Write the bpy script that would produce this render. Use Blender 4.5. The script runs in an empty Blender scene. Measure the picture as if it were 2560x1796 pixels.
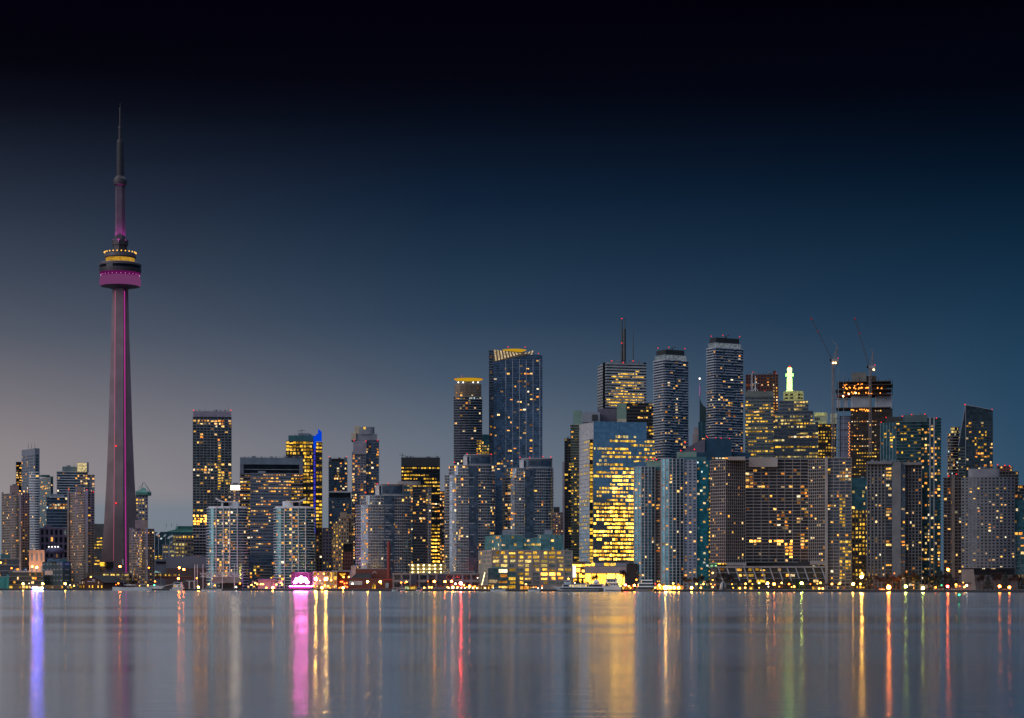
import bpy, math, random
from mathutils import Vector, Matrix
R = math.radians
C = bpy.context.scene.collection
sc = bpy.context.scene
random.seed(11)

# ------------------------------------------------------------------ camera
F = 5055.0            # focal length in pixels of the 2560 px wide photograph
CH = 6.0              # camera height above the water, metres
HZ = 1462.0           # image row of the horizon
cam_d = bpy.data.cameras.new('camera')
cam = bpy.data.objects.new('camera', cam_d); C.objects.link(cam)
cam.location = (0, 0, CH); cam.rotation_euler = (R(90), 0, 0)
cam_d.sensor_width = 36; cam_d.lens = 36*F/2560
cam_d.shift_y = (HZ-898)/2560
cam_d.clip_start = 1; cam_d.clip_end = 60000
sc.camera = cam

# ------------------------------------------------------------------ sky, sun, exposure
def sr(r, g, b):
    f = lambda c: (c/255/12.92) if c/255 <= .04045 else ((c/255+.055)/1.055)**2.4
    return (f(r), f(g), f(b), 1)
world = bpy.data.worlds.new('World'); sc.world = world; world.use_nodes = True
nt = world.node_tree; N = nt.nodes; L = nt.links
bg = N['Background']
def wm(op, a, b=None, clamp=False):
    n = N.new('ShaderNodeMath'); n.operation = op; n.use_clamp = clamp
    for i, v in enumerate((a, b)):
        if v is None: continue
        if isinstance(v, (int, float)): n.inputs[i].default_value = v
        else: L.new(v, n.inputs[i])
    return n.outputs[0]
tc = N.new('ShaderNodeTexCoord'); sp = N.new('ShaderNodeSeparateXYZ'); L.new(tc.outputs['Generated'], sp.inputs[0])
hor = wm('SQRT', wm('ADD', wm('MULTIPLY', sp.outputs[0], sp.outputs[0]), wm('MULTIPLY', sp.outputs[1], sp.outputs[1])))
tel = wm('DIVIDE', sp.outputs[2], wm('MAXIMUM', hor, 1e-4))
TT = 4.0   # ramp position 1 = four frame-heights of sky
t = wm('MULTIPLY', tel, F/HZ/TT, True)
az = wm('ARCTAN2', sp.outputs[0], wm('ABSOLUTE', sp.outputs[1]))   # the sky behind mirrors the sky ahead
def ramp(stops):
    n = N.new('ShaderNodeValToRGB'); cr = n.color_ramp
    while len(cr.elements) > 1: cr.elements.remove(cr.elements[0])
    first = True
    for y, c in stops:
        p = max(0, min(1, (HZ-y)/HZ/TT))
        e = cr.elements[0] if first else cr.elements.new(p)
        e.position = p; e.color = sr(*c); first = False
    L.new(t, n.inputs[0]); return n.outputs[0]
high = [(-60, (12, 12, 18)), (-420, (196, 214, 236)), (-1800, (196, 202, 212)), (-3000, (225, 228, 236)), (-4300, (240, 240, 244))]  # sky out of frame, brightened to light the water and facades
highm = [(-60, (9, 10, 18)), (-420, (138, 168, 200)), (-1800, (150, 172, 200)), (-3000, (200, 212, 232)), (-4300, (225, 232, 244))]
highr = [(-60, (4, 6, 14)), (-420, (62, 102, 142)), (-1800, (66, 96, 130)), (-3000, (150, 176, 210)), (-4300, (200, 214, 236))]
SKY = dict(
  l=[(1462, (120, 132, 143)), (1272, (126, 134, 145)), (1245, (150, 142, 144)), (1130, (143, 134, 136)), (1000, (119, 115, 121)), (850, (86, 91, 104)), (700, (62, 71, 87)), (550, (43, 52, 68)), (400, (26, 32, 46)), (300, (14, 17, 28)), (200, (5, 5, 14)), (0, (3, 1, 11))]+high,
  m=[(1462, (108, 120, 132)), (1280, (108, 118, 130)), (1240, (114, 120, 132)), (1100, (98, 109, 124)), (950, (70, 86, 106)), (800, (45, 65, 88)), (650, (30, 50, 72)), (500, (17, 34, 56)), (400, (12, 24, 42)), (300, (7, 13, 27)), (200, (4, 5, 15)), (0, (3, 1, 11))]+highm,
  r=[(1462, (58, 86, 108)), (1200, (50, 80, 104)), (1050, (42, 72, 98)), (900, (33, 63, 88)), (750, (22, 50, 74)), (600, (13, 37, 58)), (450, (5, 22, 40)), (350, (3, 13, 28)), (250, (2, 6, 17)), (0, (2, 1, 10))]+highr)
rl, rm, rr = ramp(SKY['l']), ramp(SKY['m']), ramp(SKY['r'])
def wmix(f, a, b):
    n = N.new('ShaderNodeMix'); n.data_type = 'RGBA'; L.new(f, n.inputs['Factor']); L.new(a, n.inputs[6]); L.new(b, n.inputs[7]); return n.outputs[2]
fl = wm('MULTIPLY', wm('ADD', az, 0.27), 1/0.24, True)
fr = wm('MULTIPLY', wm('ADD', az, 0.02), 1/0.27, True)
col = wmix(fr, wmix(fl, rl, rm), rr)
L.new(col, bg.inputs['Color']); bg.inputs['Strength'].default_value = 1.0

sun_d = bpy.data.lights.new('sun', 'SUN'); sun = bpy.data.objects.new('sun', sun_d); C.objects.link(sun)
sun_d.energy = 0.8; sun_d.angle = R(40); sun_d.color = (.98, .93, .95)
sun.rotation_euler = Vector((1.0, 0.75, -0.42)).to_track_quat('-Z', 'Y').to_euler()   # the last glow of the west, low on the left

sc.view_settings.view_transform = 'Standard'; sc.view_settings.look = 'None'
sc.view_settings.exposure = 0; sc.view_settings.gamma = 1
sc.render.engine = 'CYCLES'
sc.cycles.use_denoising = True
sc.cycles.max_bounces = 4; sc.cycles.diffuse_bounces = 2; sc.cycles.glossy_bounces = 3
sc.cycles.sample_clamp_indirect = 80.0
sc.cycles.caustics_reflective = False; sc.cycles.caustics_refractive = False

# ------------------------------------------------------------------ image <-> place
def kx(px): return (px-1280)/F
def X(px, D): return kx(px)*D
def Z(py, D): return CH+(HZ-py)/F*D
def m(n, D): return n*D/F                     # n pixels in metres at distance D
def shore(px):                                # distance of the quay edge seen at column px
    return CH*F/((1476+5.9*max(-200, min(2760, px))/2560)-HZ)
GZ = 1.6                                      # ground level of the quay

# ------------------------------------------------------------------ materials
MATS = {}
def mat(name, color, rough=.8, metal=0.0, var=.18, scale=.15, bump=0.0, spec=.5):
    if name in MATS: return MATS[name]
    ma = bpy.data.materials.new(name); ma.use_nodes = True; nn = ma.node_tree.nodes; ll = ma.node_tree.links
    b = nn['Principled BSDF']; b.inputs['Roughness'].default_value = rough; b.inputs['Metallic'].default_value = metal
    b.inputs['Specular IOR Level'].default_value = spec
    g = nn.new('ShaderNodeNewGeometry'); no = nn.new('ShaderNodeTexNoise'); no.inputs['Scale'].default_value = scale
    no.inputs['Detail'].default_value = 4; ll.new(g.outputs['Position'], no.inputs['Vector'])
    mr = nn.new('ShaderNodeMapRange'); mr.inputs[1].default_value = .3; mr.inputs[2].default_value = .7
    mr.inputs[3].default_value = 1-var; mr.inputs[4].default_value = 1+var; ll.new(no.outputs['Fac'], mr.inputs[0])
    vm = nn.new('ShaderNodeVectorMath'); vm.operation = 'SCALE'; vm.inputs[0].default_value = color[:3]
    ll.new(mr.outputs[0], vm.inputs['Scale']); ll.new(vm.outputs[0], b.inputs['Base Color'])
    if bump:
        bp = nn.new('ShaderNodeBump'); bp.inputs['Strength'].default_value = bump; ll.new(no.outputs['Fac'], bp.inputs['Height']); ll.new(bp.outputs[0], b.inputs['Normal'])
    MATS[name] = ma; return ma
def glass(name, color, rough=.16, metal=.75, lo=.45, hi=1.5):
    """coated facade glass: each pane is a little out of true and a little different in tint"""
    if name in MATS: return MATS[name]
    ma = bpy.data.materials.new(name); ma.use_nodes = True; nn = ma.node_tree.nodes; ll = ma.node_tree.links
    b = nn['Principled BSDF']; b.inputs['Metallic'].default_value = metal; b.inputs['Roughness'].default_value = rough
    g = nn.new('ShaderNodeNewGeometry')
    sx = nn.new('ShaderNodeVectorMath'); sx.operation = 'SNAP'; sx.inputs[1].default_value = (3.1, 3.1, 3.05); ll.new(g.outputs['Position'], sx.inputs[0])
    wn = nn.new('ShaderNodeTexWhiteNoise'); ll.new(sx.outputs[0], wn.inputs['Vector'])
    no = nn.new('ShaderNodeTexNoise'); no.inputs['Scale'].default_value = .035; no.inputs['Detail'].default_value = 3; ll.new(g.outputs['Position'], no.inputs['Vector'])
    ad = nn.new('ShaderNodeMath'); ad.operation = 'ADD'; ll.new(wn.outputs['Value'], ad.inputs[0]); ll.new(no.outputs['Fac'], ad.inputs[1])
    mr = nn.new('ShaderNodeMapRange'); mr.inputs[1].default_value = .2; mr.inputs[2].default_value = 1.6; mr.inputs[3].default_value = lo; mr.inputs[4].default_value = hi
    ll.new(ad.outputs[0], mr.inputs[0])
    vm = nn.new('ShaderNodeVectorMath'); vm.operation = 'SCALE'; vm.inputs[0].default_value = color[:3]
    ll.new(mr.outputs[0], vm.inputs['Scale']); ll.new(vm.outputs[0], b.inputs['Base Color'])
    MATS[name] = ma; return ma
def lit(name, stops, lo=.25, hi=1.6, strength=1.0):
    """a lit room behind a window: hue and brightness differ from window to window, furniture and blinds break it up"""
    if name in MATS: return MATS[name]
    ma = bpy.data.materials.new(name); ma.use_nodes = True; nn = ma.node_tree.nodes; ll = ma.node_tree.links
    nn.remove(nn['Principled BSDF']); out = nn['Material Output']
    oi = nn.new('ShaderNodeObjectInfo'); ge = nn.new('ShaderNodeNewGeometry')
    ad = nn.new('ShaderNodeMath'); ad.operation = 'ADD'; ll.new(oi.outputs['Random'], ad.inputs[0]); ll.new(ge.outputs['Random Per Island'], ad.inputs[1])
    fr_ = nn.new('ShaderNodeMath'); fr_.operation = 'FRACT'; ll.new(ad.outputs[0], fr_.inputs[0])
    cr = nn.new('ShaderNodeValToRGB'); ll.new(fr_.outputs[0], cr.inputs[0]); cr.color_ramp.interpolation = 'LINEAR'
    while len(cr.color_ramp.elements) > 1: cr.color_ramp.elements.remove(cr.color_ramp.elements[0])
    for i, c in enumerate(stops):
        p = i/max(1, len(stops)-1)
        e = cr.color_ramp.elements[0] if i == 0 else cr.color_ramp.elements.new(p)
        e.position = p; e.color = (*c, 1)
    f2 = nn.new('ShaderNodeMath'); f2.operation = 'MULTIPLY'; f2.inputs[1].default_value = 7.31; ll.new(fr_.outputs[0], f2.inputs[0])
    f3 = nn.new('ShaderNodeMath'); f3.operation = 'FRACT'; ll.new(f2.outputs[0], f3.inputs[0])
    f4 = nn.new('ShaderNodeMath'); f4.operation = 'POWER'; f4.inputs[1].default_value = 1.4; ll.new(f3.outputs[0], f4.inputs[0])
    mr = nn.new('ShaderNodeMapRange'); mr.inputs[3].default_value = lo*strength; mr.inputs[4].default_value = hi*strength; ll.new(f4.outputs[0], mr.inputs[0])
    no = nn.new('ShaderNodeTexNoise'); no.inputs['Scale'].default_value = .9; no.inputs['Detail'].default_value = 2
    ll.new(ge.outputs['Position'], no.inputs['Vector'])
    m2 = nn.new('ShaderNodeMapRange'); m2.inputs[1].default_value = .35; m2.inputs[2].default_value = .65; m2.inputs[3].default_value = .25; m2.inputs[4].default_value = 1.5; ll.new(no.outputs['Fac'], m2.inputs[0])
    mu = nn.new('ShaderNodeMath'); mu.operation = 'MULTIPLY'; ll.new(mr.outputs[0], mu.inputs[0]); ll.new(m2.outputs[0], mu.inputs[1])
    em = nn.new('ShaderNodeEmission'); ll.new(cr.outputs[0], em.inputs[0]); ll.new(mu.outputs[0], em.inputs[1]); ll.new(em.outputs[0], out.inputs[0])
    ma.cycles.emission_sampling = 'NONE'
    MATS[name] = ma; return ma
def lamp(name, color, s, sampled=True):
    if name in MATS: return MATS[name]
    ma = bpy.data.materials.new(name); ma.use_nodes = True; nn = ma.node_tree.nodes; ll = ma.node_tree.links
    nn.remove(nn['Principled BSDF']); em = nn.new('ShaderNodeEmission'); em.inputs[0].default_value = (*color, 1); em.inputs[1].default_value = s
    ll.new(em.outputs[0], nn['Material Output'].inputs[0])
    ma.cycles.emission_sampling = 'FRONT' if sampled else 'NONE'
    MATS[name] = ma; return ma

CONC = mat('concrete', (.26, .235, .235)); CONCB = mat('brown_concrete', (.25, .19, .165)); CONCD = mat('dark_concrete', (.11, .105, .115))
WHITE = mat('white_panel', (.62, .64, .68), .6); PALE = mat('pale_slab_edge', (.42, .44, .48), .7); GREYB = mat('blue_grey_panel', (.20, .22, .27), .6)
MAUVE = mat('mauve_panel', (.27, .24, .30), .6); BLACK = mat('black_panel', (.018, .02, .024), .5); STONE = mat('stone', (.42, .40, .38))
RED = mat('red_granite', (.075, .016, .018), .5); BRICK = mat('brick', (.14, .05, .045), .9, scale=1.2); TEALP = mat('teal_panel', (.035, .12, .14), .5)
GREENP = mat('pale_green_panel', (.16, .25, .21), .6); GREENR = mat('copper_green', (.06, .20, .17), .6); DKM = mat('dark_metal', (.04, .04, .045), .5, .3)
STEEL = mat('white_steel', (.55, .57, .6), .4); DROOF = mat('dark_roof', (.03, .032, .04), .8)
GL = glass('blue_grey_glass', (.125, .155, .195), .22); GLD = glass('dark_glass', (.055, .065, .085)); GLT = glass('teal_glass', (.05, .15, .19))
GLB = glass('blue_mirror_glass', (.17, .30, .46), .08, .9); GLN = glass('navy_glass', (.085, .12, .17)); GLK = glass('black_glass', (.02, .024, .032)); GLG = glass('green_glass', (.09, .19, .21))
GLBR = glass('bronze_glass', (.07, .055, .05))
WARM = lit('warm_window_light', [(1, .32, .04), (1, .46, .06), (1, .52, .10), (1, .60, .20), (.95, .78, .48), (1, .38, .05), (1, .26, .03)], .14, 2.3)
YEL = lit('yellow_window_light', [(1, .48, .03), (1, .56, .05), (1, .60, .10), (1, .50, .03)], .22, 1.9)
PYEL = lit('pale_yellow_window_light', [(.95, .70, .18), (.9, .66, .22), (1, .60, .12), (.8, .72, .32)], .2, 1.4)
MIXW = lit('mixed_window_light', [(1, .28, .05), (1, .52, .10), (.9, .82, .5), (1, .44, .07), (.55, .75, .8), (1, .6, .15)], .2, 1.7)
HOTO = lit('bright_orange_window_light', [(1, .33, .03), (1, .38, .04), (1, .30, .03)], 1.5, 16.0)
HOT = lit('bright_yellow_window_light', [(1, .42, .03), (1, .50, .05), (1, .55, .08), (1, .44, .03)], .7, 8.0)
REDL = lamp('red_beacon_glow', (1, .02, .02), 2.2, False)

# ------------------------------------------------------------------ mesh building
class MB:
    def __init__(s): s.v = []; s.f = []; s.mi = []; s.mats = []
    def mid(s, ma):
        if ma not in s.mats: s.mats.append(ma)
        return s.mats.index(ma)
    def add(s, vs, fs, ma=None):
        k = len(s.v); s.v += [tuple(v) for v in vs]; i = s.mid(ma) if ma else 0
        for f in fs: s.f.append(tuple(a+k for a in f)); s.mi.append(i)
    def prism(s, poly, z0, z1, ma=None, top=None):
        """poly counter-clockwise seen from above; top = another polygon (or list of z) for the upper end"""
        n = len(poly); tp = top or poly
        vs = [(p[0], p[1], z0) for p in poly]
        vs += [(tp[i][0], tp[i][1], z1[i] if isinstance(z1, (list, tuple)) else z1) for i in range(n)]
        fs = [(i, (i+1) % n, (i+1) % n+n, i+n) for i in range(n)]+[tuple(range(n))[::-1], tuple(range(n, 2*n))]
        s.add(vs, fs, ma)
    def box(s, x0, x1, y0, y1, z0, z1, ma=None): s.prism([(x0, y0), (x1, y0), (x1, y1), (x0, y1)], z0, z1, ma)
    def obox(s, c, u, n, hw, hn, z0, z1, ma=None):
        """box about c: half-width hw along u, from 0 to hn along n"""
        a = [(c[0]-u[0]*hw, c[1]-u[1]*hw), (c[0]+u[0]*hw, c[1]+u[1]*hw)]
        q = [(p[0]+n[0]*hn, p[1]+n[1]*hn) for p in a]
        s.prism([q[0], q[1], a[1], a[0]], z0, z1, ma)
    def tube(s, a, b, r0, r1=None, n=6, ma=None):
        a = Vector(a); b = Vector(b); d = (b-a).normalized(); r1 = r0 if r1 is None else r1
        u = d.cross(Vector((0, 0, 1)) if abs(d.z) < .9 else Vector((1, 0, 0))).normalized(); w = d.cross(u)
        vs = []
        for c, r in ((a, r0), (b, r1)):
            for i in range(n):
                t_ = 2*math.pi*i/n; vs.append(c+u*math.cos(t_)*r+w*math.sin(t_)*r)
        fs = [(i, (i+1) % n, (i+1) % n+n, i+n) for i in range(n)]+[tuple(range(n))[::-1], tuple(range(n, 2*n))]
        s.add(vs, fs, ma)
    def lathe(s, c, prof, n=32, ma=None):
        vs = []; fs = []
        for r, z in prof:
            for i in range(n): t_ = 2*math.pi*i/n; vs.append((c[0]+r*math.cos(t_), c[1]+r*math.sin(t_), z))
        for j in range(len(prof)-1):
            for i in range(n): fs.append((j*n+i, j*n+(i+1) % n, (j+1)*n+(i+1) % n, (j+1)*n+i))
        fs.append(tuple(range(n))[::-1]); fs.append(tuple(range((len(prof)-1)*n, len(prof)*n)))
        s.add(vs, fs, ma)
    def ball(s, c, r, ma=None, n=10, m_=6, sz=1.0):
        vs = [(c[0], c[1], c[2]-r*sz)]; fs = []
        for j in range(1, m_):
            p = -math.pi/2+math.pi*j/m_
            for i in range(n): t_ = 2*math.pi*i/n; vs.append((c[0]+r*math.cos(p)*math.cos(t_), c[1]+r*math.cos(p)*math.sin(t_), c[2]+r*sz*math.sin(p)))
        vs.append((c[0], c[1], c[2]+r*sz)); k = len(vs)-1
        for i in range(n):
            fs.append((0, 1+(i+1) % n, 1+i)); fs.append((k, k-n+i, k-n+(i+1) % n))
            for j in range(m_-2): a = 1+j*n; fs.append((a+i, a+(i+1) % n, a+n+(i+1) % n, a+n+i))
        s.add(vs, fs, ma)
    def mesh(s, name, ma=None, off=(0, 0, 0)):
        me = bpy.data.meshes.new(name)
        me.from_pydata([(v[0]-off[0], v[1]-off[1], v[2]-off[2]) for v in s.v], [], s.f)
        for x in (s.mats or [ma]): me.materials.append(x)
        if len(s.mats) > 1: me.polygons.foreach_set('material_index', s.mi)
        me.update(); return me
    def obj(s, name, ma=None, parent=None, smooth=False):
        """world coordinates in; linked under parent (which never turns) as one mesh object"""
        off = ROOTLOC.get(parent.name, (0, 0, 0)) if parent else (0, 0, 0)
        me = s.mesh(name, ma, off)
        if smooth: me.polygons.foreach_set('use_smooth', [True]*len(me.polygons))
        o = bpy.data.objects.new(name, me); C.objects.link(o)
        if parent: o.parent = parent
        return o
ROOTLOC = {}
def tag(o, label=None, cat=None, group=None, kind=None):
    if label: o['label'] = label
    if cat: o['category'] = cat
    if group: o['group'] = group
    if kind: o['kind'] = kind
    return o
def thing(name, label, cat, loc, group=None):
    o = bpy.data.objects.new(name, None); C.objects.link(o); o.location = loc; o.empty_display_size = .5
    ROOTLOC[o.name] = tuple(loc); return tag(o, label, cat, group)
def wpos(o):  # accumulated location for parts under parts (nothing is turned)
    return ROOTLOC.get(o.name, (0, 0, 0))
def copy_tree(o, parent=None):
    c = o.copy(); C.objects.link(c)
    if parent: c.parent = parent
    for ch in o.children: copy_tree(ch, c)
    return c

# ------------------------------------------------------------------ plans
def inter(c, d, px):          # walk from c in direction d until column px
    k = kx(px); return (k*c[1]-c[0])/(d[0]-k*d[1])
def corner(x0, xc, x1, D, th):
    """rectangle turned so that its near corner is at column xc and its two seen walls end at x0 and x1"""
    c = (X(xc, D), D); a = (math.cos(R(th)), math.sin(R(th))); b = (-a[1], a[0])
    t1 = inter(c, a, x1); t0 = inter(c, b, x0)
    p1 = (c[0]+a[0]*t1, c[1]+a[1]*t1); p0 = (c[0]+b[0]*t0, c[1]+b[1]*t0)
    return [c, p1, (p1[0]+b[0]*t0, p1[1]+b[1]*t0), p0]
def front(x0, x1, D, depth=28, bow=0, n=1, skew=None):
    """plan whose front wall runs from column x0 to x1, square to the line of sight; bow > 0 bulges it towards the water"""
    if skew is None: skew = -kx((x0+x1)/2)*m(x1-x0, D)
    a = (X(x0, D), D); b = (X(x1, D+skew), D+skew); dx, dy = b[0]-a[0], b[1]-a[1]; l = math.hypot(dx, dy); nx, ny = dy/l, -dx/l
    pts = []
    for i in range(n+1):
        s_ = i/n; q = bow*4*s_*(1-s_); pts.append((a[0]+dx*s_+nx*q, a[1]+dy*s_+ny*q))
    return pts+[(b[0]-nx*depth, b[1]-ny*depth), (a[0]-nx*depth, a[1]-ny*depth)]
def rnd(x0, x1, D, ratio=.8, n=28, e=2.6):
    """rounded plan"""
    hw = m(x1-x0, D)/2; hd = hw*ratio; hw *= 1+hd/D*.6; cx = X((x0+x1)/2, D+hd*.8); pts = []
    for i in range(n):
        t_ = -math.pi/2+2*math.pi*(i+.5)/n; c_, s_ = math.cos(t_), math.sin(t_)
        pts.append((cx+hw*math.copysign(abs(c_)**(2/e), c_), D+hd+hd*math.copysign(abs(s_)**(2/e), s_)))
    return pts
def outset(poly, d):
    n = len(poly); out = []
    for i in range(n):
        p, q, r_ = Vector(poly[i-1]), Vector(poly[i]), Vector(poly[(i+1) % n])
        e1 = (q-p).normalized(); e2 = (r_-q).normalized()
        n1 = Vector((e1.y, -e1.x)); n2 = Vector((e2.y, -e2.x)); b = n1+n2
        if b.length < 1e-6: b = n1
        b.normalize(); s_ = d/max(.35, b.dot(n1)); out.append((q.x+b.x*s_, q.y+b.y*s_))
    return out

WCAP = 100
nwin = {}
def volume(root, poly, z0, z1, core=GL, fh=3.1, bay=3.2, slab=None, pier=None, win=(.8, .6), p=.12, mode='res',
           lm=WARM, zones=(), dark=None, ztop=None, parapet=None, name='glazing', skipf=0, jag=0, seed=None, every=1, split=1):
    """one storeyed volume of a building, as parts of root: the wall or glass core, slab edges, piers and windows.
    zones: (x0, x1, y0, y1, p, light) in photograph pixels = where lights are on; dark = glass of the unlit windows of a solid wall"""
    rs = random.Random(seed if seed is not None else int(abs(poly[0][0])*7+z1*13))
    a = MB()
    if ztop: a.prism(poly, z0, ztop, core)
    else: a.prism(poly, z0, z1, core)
    body = a.obj(name, core, root)
    nf = max(1, int(round((z1-z0)/fh))); fh = (z1-z0)/nf
    if slab:
        th, out, sm = slab; b = MB()
        for i in range(0, nf+1, every):
            o_ = out
            if jag: o_ = out*(1+jag*rs.uniform(-1, 1))
            pl = outset(poly, o_); zz = z0+i*fh
            if i == 0: zz += .02
            if i == nf: zz += .1
            if ztop and i == nf: continue
            b.prism(pl, zz-th/2, zz+th/2, sm)
        b.obj('floor_edges', sm, root)
    if parapet:
        b = MB(); b.prism(outset(poly, .25), z1-parapet[0]*.2, z1+parapet[0], parapet[1]); b.obj('parapet', None, root)
    n = len(poly); pb = MB(); cells = []
    for i in range(n):
        q, r_ = poly[i], poly[(i+1) % n]; dx, dy = r_[0]-q[0], r_[1]-q[1]; l = math.hypot(dx, dy)
        if l < .4: continue
        u = (dx/l, dy/l); nn = (u[1], -u[0]); mx, my = (q[0]+r_[0])/2, (q[1]+r_[1])/2
        if (nn[0]*-mx+nn[1]*-my)/math.hypot(mx, my) < .02: continue
        nb = max(1, int(round(l/bay))); bw = l/nb
        if pier:
            for j in range(nb+1):
                c = (q[0]+u[0]*bw*j, q[1]+u[1]*bw*j)
                pb.obox(c, u, nn, pier[0]/2, pier[1], z0, z1-.05, pier[2])
        for f in range(skipf, nf):
            st = rs.random() < p; fp = rs.uniform(.3, 1.7)
            for j in range(nb*split):
                cx, cy = q[0]+u[0]*bw*(j+.5)/split, q[1]+u[1]*bw*(j+.5)/split; cz = z0+fh*(f+.52)
                ix, iy = 1280+cx/cy*F, HZ-(cz-CH)/cy*F
                pp, ml = p, lm
                for zn in zones:
                    if zn[0] <= ix <= zn[1] and zn[2] <= iy <= zn[3]: pp = zn[4]; ml = zn[5] if len(zn) > 5 else lm
                if mode == 'off':
                    if rs.random() < .38: st = rs.random() < min(.97, pp*(fp if pp < .7 else 1))
                    on = st and pp > 0
                    if pp > .9: on = rs.random() < pp
                else:
                    on = rs.random() < min(.97, pp*1.3)
                cells.append((on, cx, cy, cz, u, nn, bw/split, i, ml))
    if pb.v: pb.obj('piers', None, root)
    W, H = win
    ons = [c for c in cells if c[0]]; rs.shuffle(ons)
    used = nwin.get(root.name, 0); take = ons[:max(0, WCAP-used)]; rest = ons[len(take):]
    tm = {}
    rl_ = ROOTLOC[root.name]
    def wb(b, c, ma, w, h, d):
        b.obox((c[1], c[2]), c[4], c[5], w/2, d, c[3]-h/2, c[3]+h/2, ma)
    for c in take:
        vr = rs.choice(((0, 1, 0, 1), (0, 1, 0, 1), (-.2, .6, 0, 1), (.22, .55, 0, 1), (0, 1, -.2, .6), (.1, .8, .1, .8)))   # blinds, half-lit rooms
        k = (c[7], c[8].name, vr)
        if k not in tm:
            b = MB(); b.obox((c[4][0]*c[6]*W*vr[0], c[4][1]*c[6]*W*vr[0]), c[4], c[5], c[6]*W/2*vr[1], .12, fh*H*(vr[2]-vr[3]/2), fh*H*(vr[2]+vr[3]/2)); tm[k] = b.mesh('window', c[8])
        o = bpy.data.objects.new('window', tm[k]); o.location = (c[1]-rl_[0], c[2]-rl_[1], c[3]-rl_[2]); o.parent = root; C.objects.link(o)
    nwin[root.name] = used+len(take)
    b = MB()
    for c in rest: wb(b, c, c[8], c[6]*W*rs.choice((1, 1, .9, .6)), fh*H*rs.choice((1, 1, .7)), .12)
    if dark:
        for c in cells:
            if not c[0]: wb(b, c, dark, c[6]*W, fh*H, .08)
    if b.v: tag(b.obj('window', None, root), kind='stuff')
    return body

def building(name, label, px, D, cat='building', group=None):
    return thing(name, label, cat, (X(px, D), D, GZ), group)
def pbox(root, name, x0, x1, y0, y1, D, ma, depth=12, th=None):
    """box part given by its seen edges (columns x0..x1, rows y0 top..y1 bottom) at distance D"""
    b = MB(); b.prism(front(x0, x1, D, depth), Z(y1, D), Z(y0, D), ma); return b.obj(name, None, root)
def beacons(root, D, pts, r=.9, ma=None):
    r *= .56
    for px, py in pts:
        b = MB(); b.ball((X(px, D), D, Z(py, D)), r, ma or REDL, 8, 5); b.tube((X(px, D), D, Z(py, D)-r-.9), (X(px, D), D, Z(py, D)-r*.7), .15, None, 5, DKM)
        b.obj('beacon_light', None, root)
def mast(root, D, px, y0, y1, r0=.5, r1=.2, ma=None, name='antenna'):
    b = MB(); b.tube((X(px, D), D, Z(y1, D)), (X(px, D), D, Z(y0, D)), r0, r1, 6, ma or DKM); return b.obj(name, None, root)

# ------------------------------------------------------------------ water, land, quay
wmt = bpy.data.materials.new('harbour_water'); wmt.use_nodes = True
nn = wmt.node_tree.nodes; ll = wmt.node_tree.links; b = nn['Principled BSDF']
g = nn.new('ShaderNodeNewGeometry'); mp = nn.new('ShaderNodeMapping'); mp.inputs['Scale'].default_value = (.0016, .016, 1); ll.new(g.outputs['Position'], mp.inputs[0])
no = nn.new('ShaderNodeTexNoise'); no.inputs['Scale'].default_value = 1; no.inputs['Detail'].default_value = 5; no.inputs['Distortion'].default_value = .4; ll.new(mp.outputs[0], no.inputs['Vector'])
b.inputs['Base Color'].default_value = (.87, .94, 1.0, 1); b.inputs['Metallic'].default_value = 1; b.inputs['IOR'].default_value = 1.4
mr = nn.new('ShaderNodeMapRange'); mr.inputs[1].default_value = .35; mr.inputs[2].default_value = .65; mr.inputs[3].default_value = .118; mr.inputs[4].default_value = .168
ll.new(no.outputs['Fac'], mr.inputs[0]); ll.new(mr.outputs[0], b.inputs['Roughness'])
mp2 = nn.new('ShaderNodeMapping'); mp2.inputs['Scale'].default_value = (.05, .45, 1); ll.new(g.outputs['Position'], mp2.inputs[0])
n2 = nn.new('ShaderNodeTexNoise'); n2.inputs['Scale'].default_value = 1; n2.inputs['Detail'].default_value = 3; ll.new(mp2.outputs[0], n2.inputs['Vector'])
mp3 = nn.new('ShaderNodeMapping'); mp3.inputs['Scale'].default_value = (.5, 1.0, 1); ll.new(g.outputs['Position'], mp3.inputs[0])
n3 = nn.new('ShaderNodeTexNoise'); n3.inputs['Scale'].default_value = 1; n3.inputs['Detail'].default_value = 2; ll.new(mp3.outputs[0], n3.inputs['Vector'])
bp3 = nn.new('ShaderNodeBump'); bp3.inputs['Strength'].default_value = .5; bp3.inputs['Distance'].default_value = .016; ll.new(n3.outputs['Fac'], bp3.inputs['Height'])
bp = nn.new('ShaderNodeBump'); bp.inputs['Strength'].default_value = .8; bp.inputs['Distance'].default_value = .045; ll.new(n2.outputs['Fac'], bp.inputs['Height']); ll.new(bp3.outputs[0], bp.inputs['Normal']); ll.new(bp.outputs[0], b.inputs['Normal'])
# small waves run across the harbour: their slopes spread a reflection along y far more than along x
cx_ = nn.new('ShaderNodeCombineXYZ'); cx_.inputs[1].default_value = 1; ll.new(cx_.outputs[0], b.inputs['Tangent']); b.inputs['Anisotropic'].default_value = .5
w = MB(); w.add([(-12000, -900, 0), (12000, -900, 0), (12000, 4000, 0), (-12000, 4000, 0)], [(0, 1, 2, 3)], wmt)
tag(w.obj('water'), kind='structure')

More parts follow.
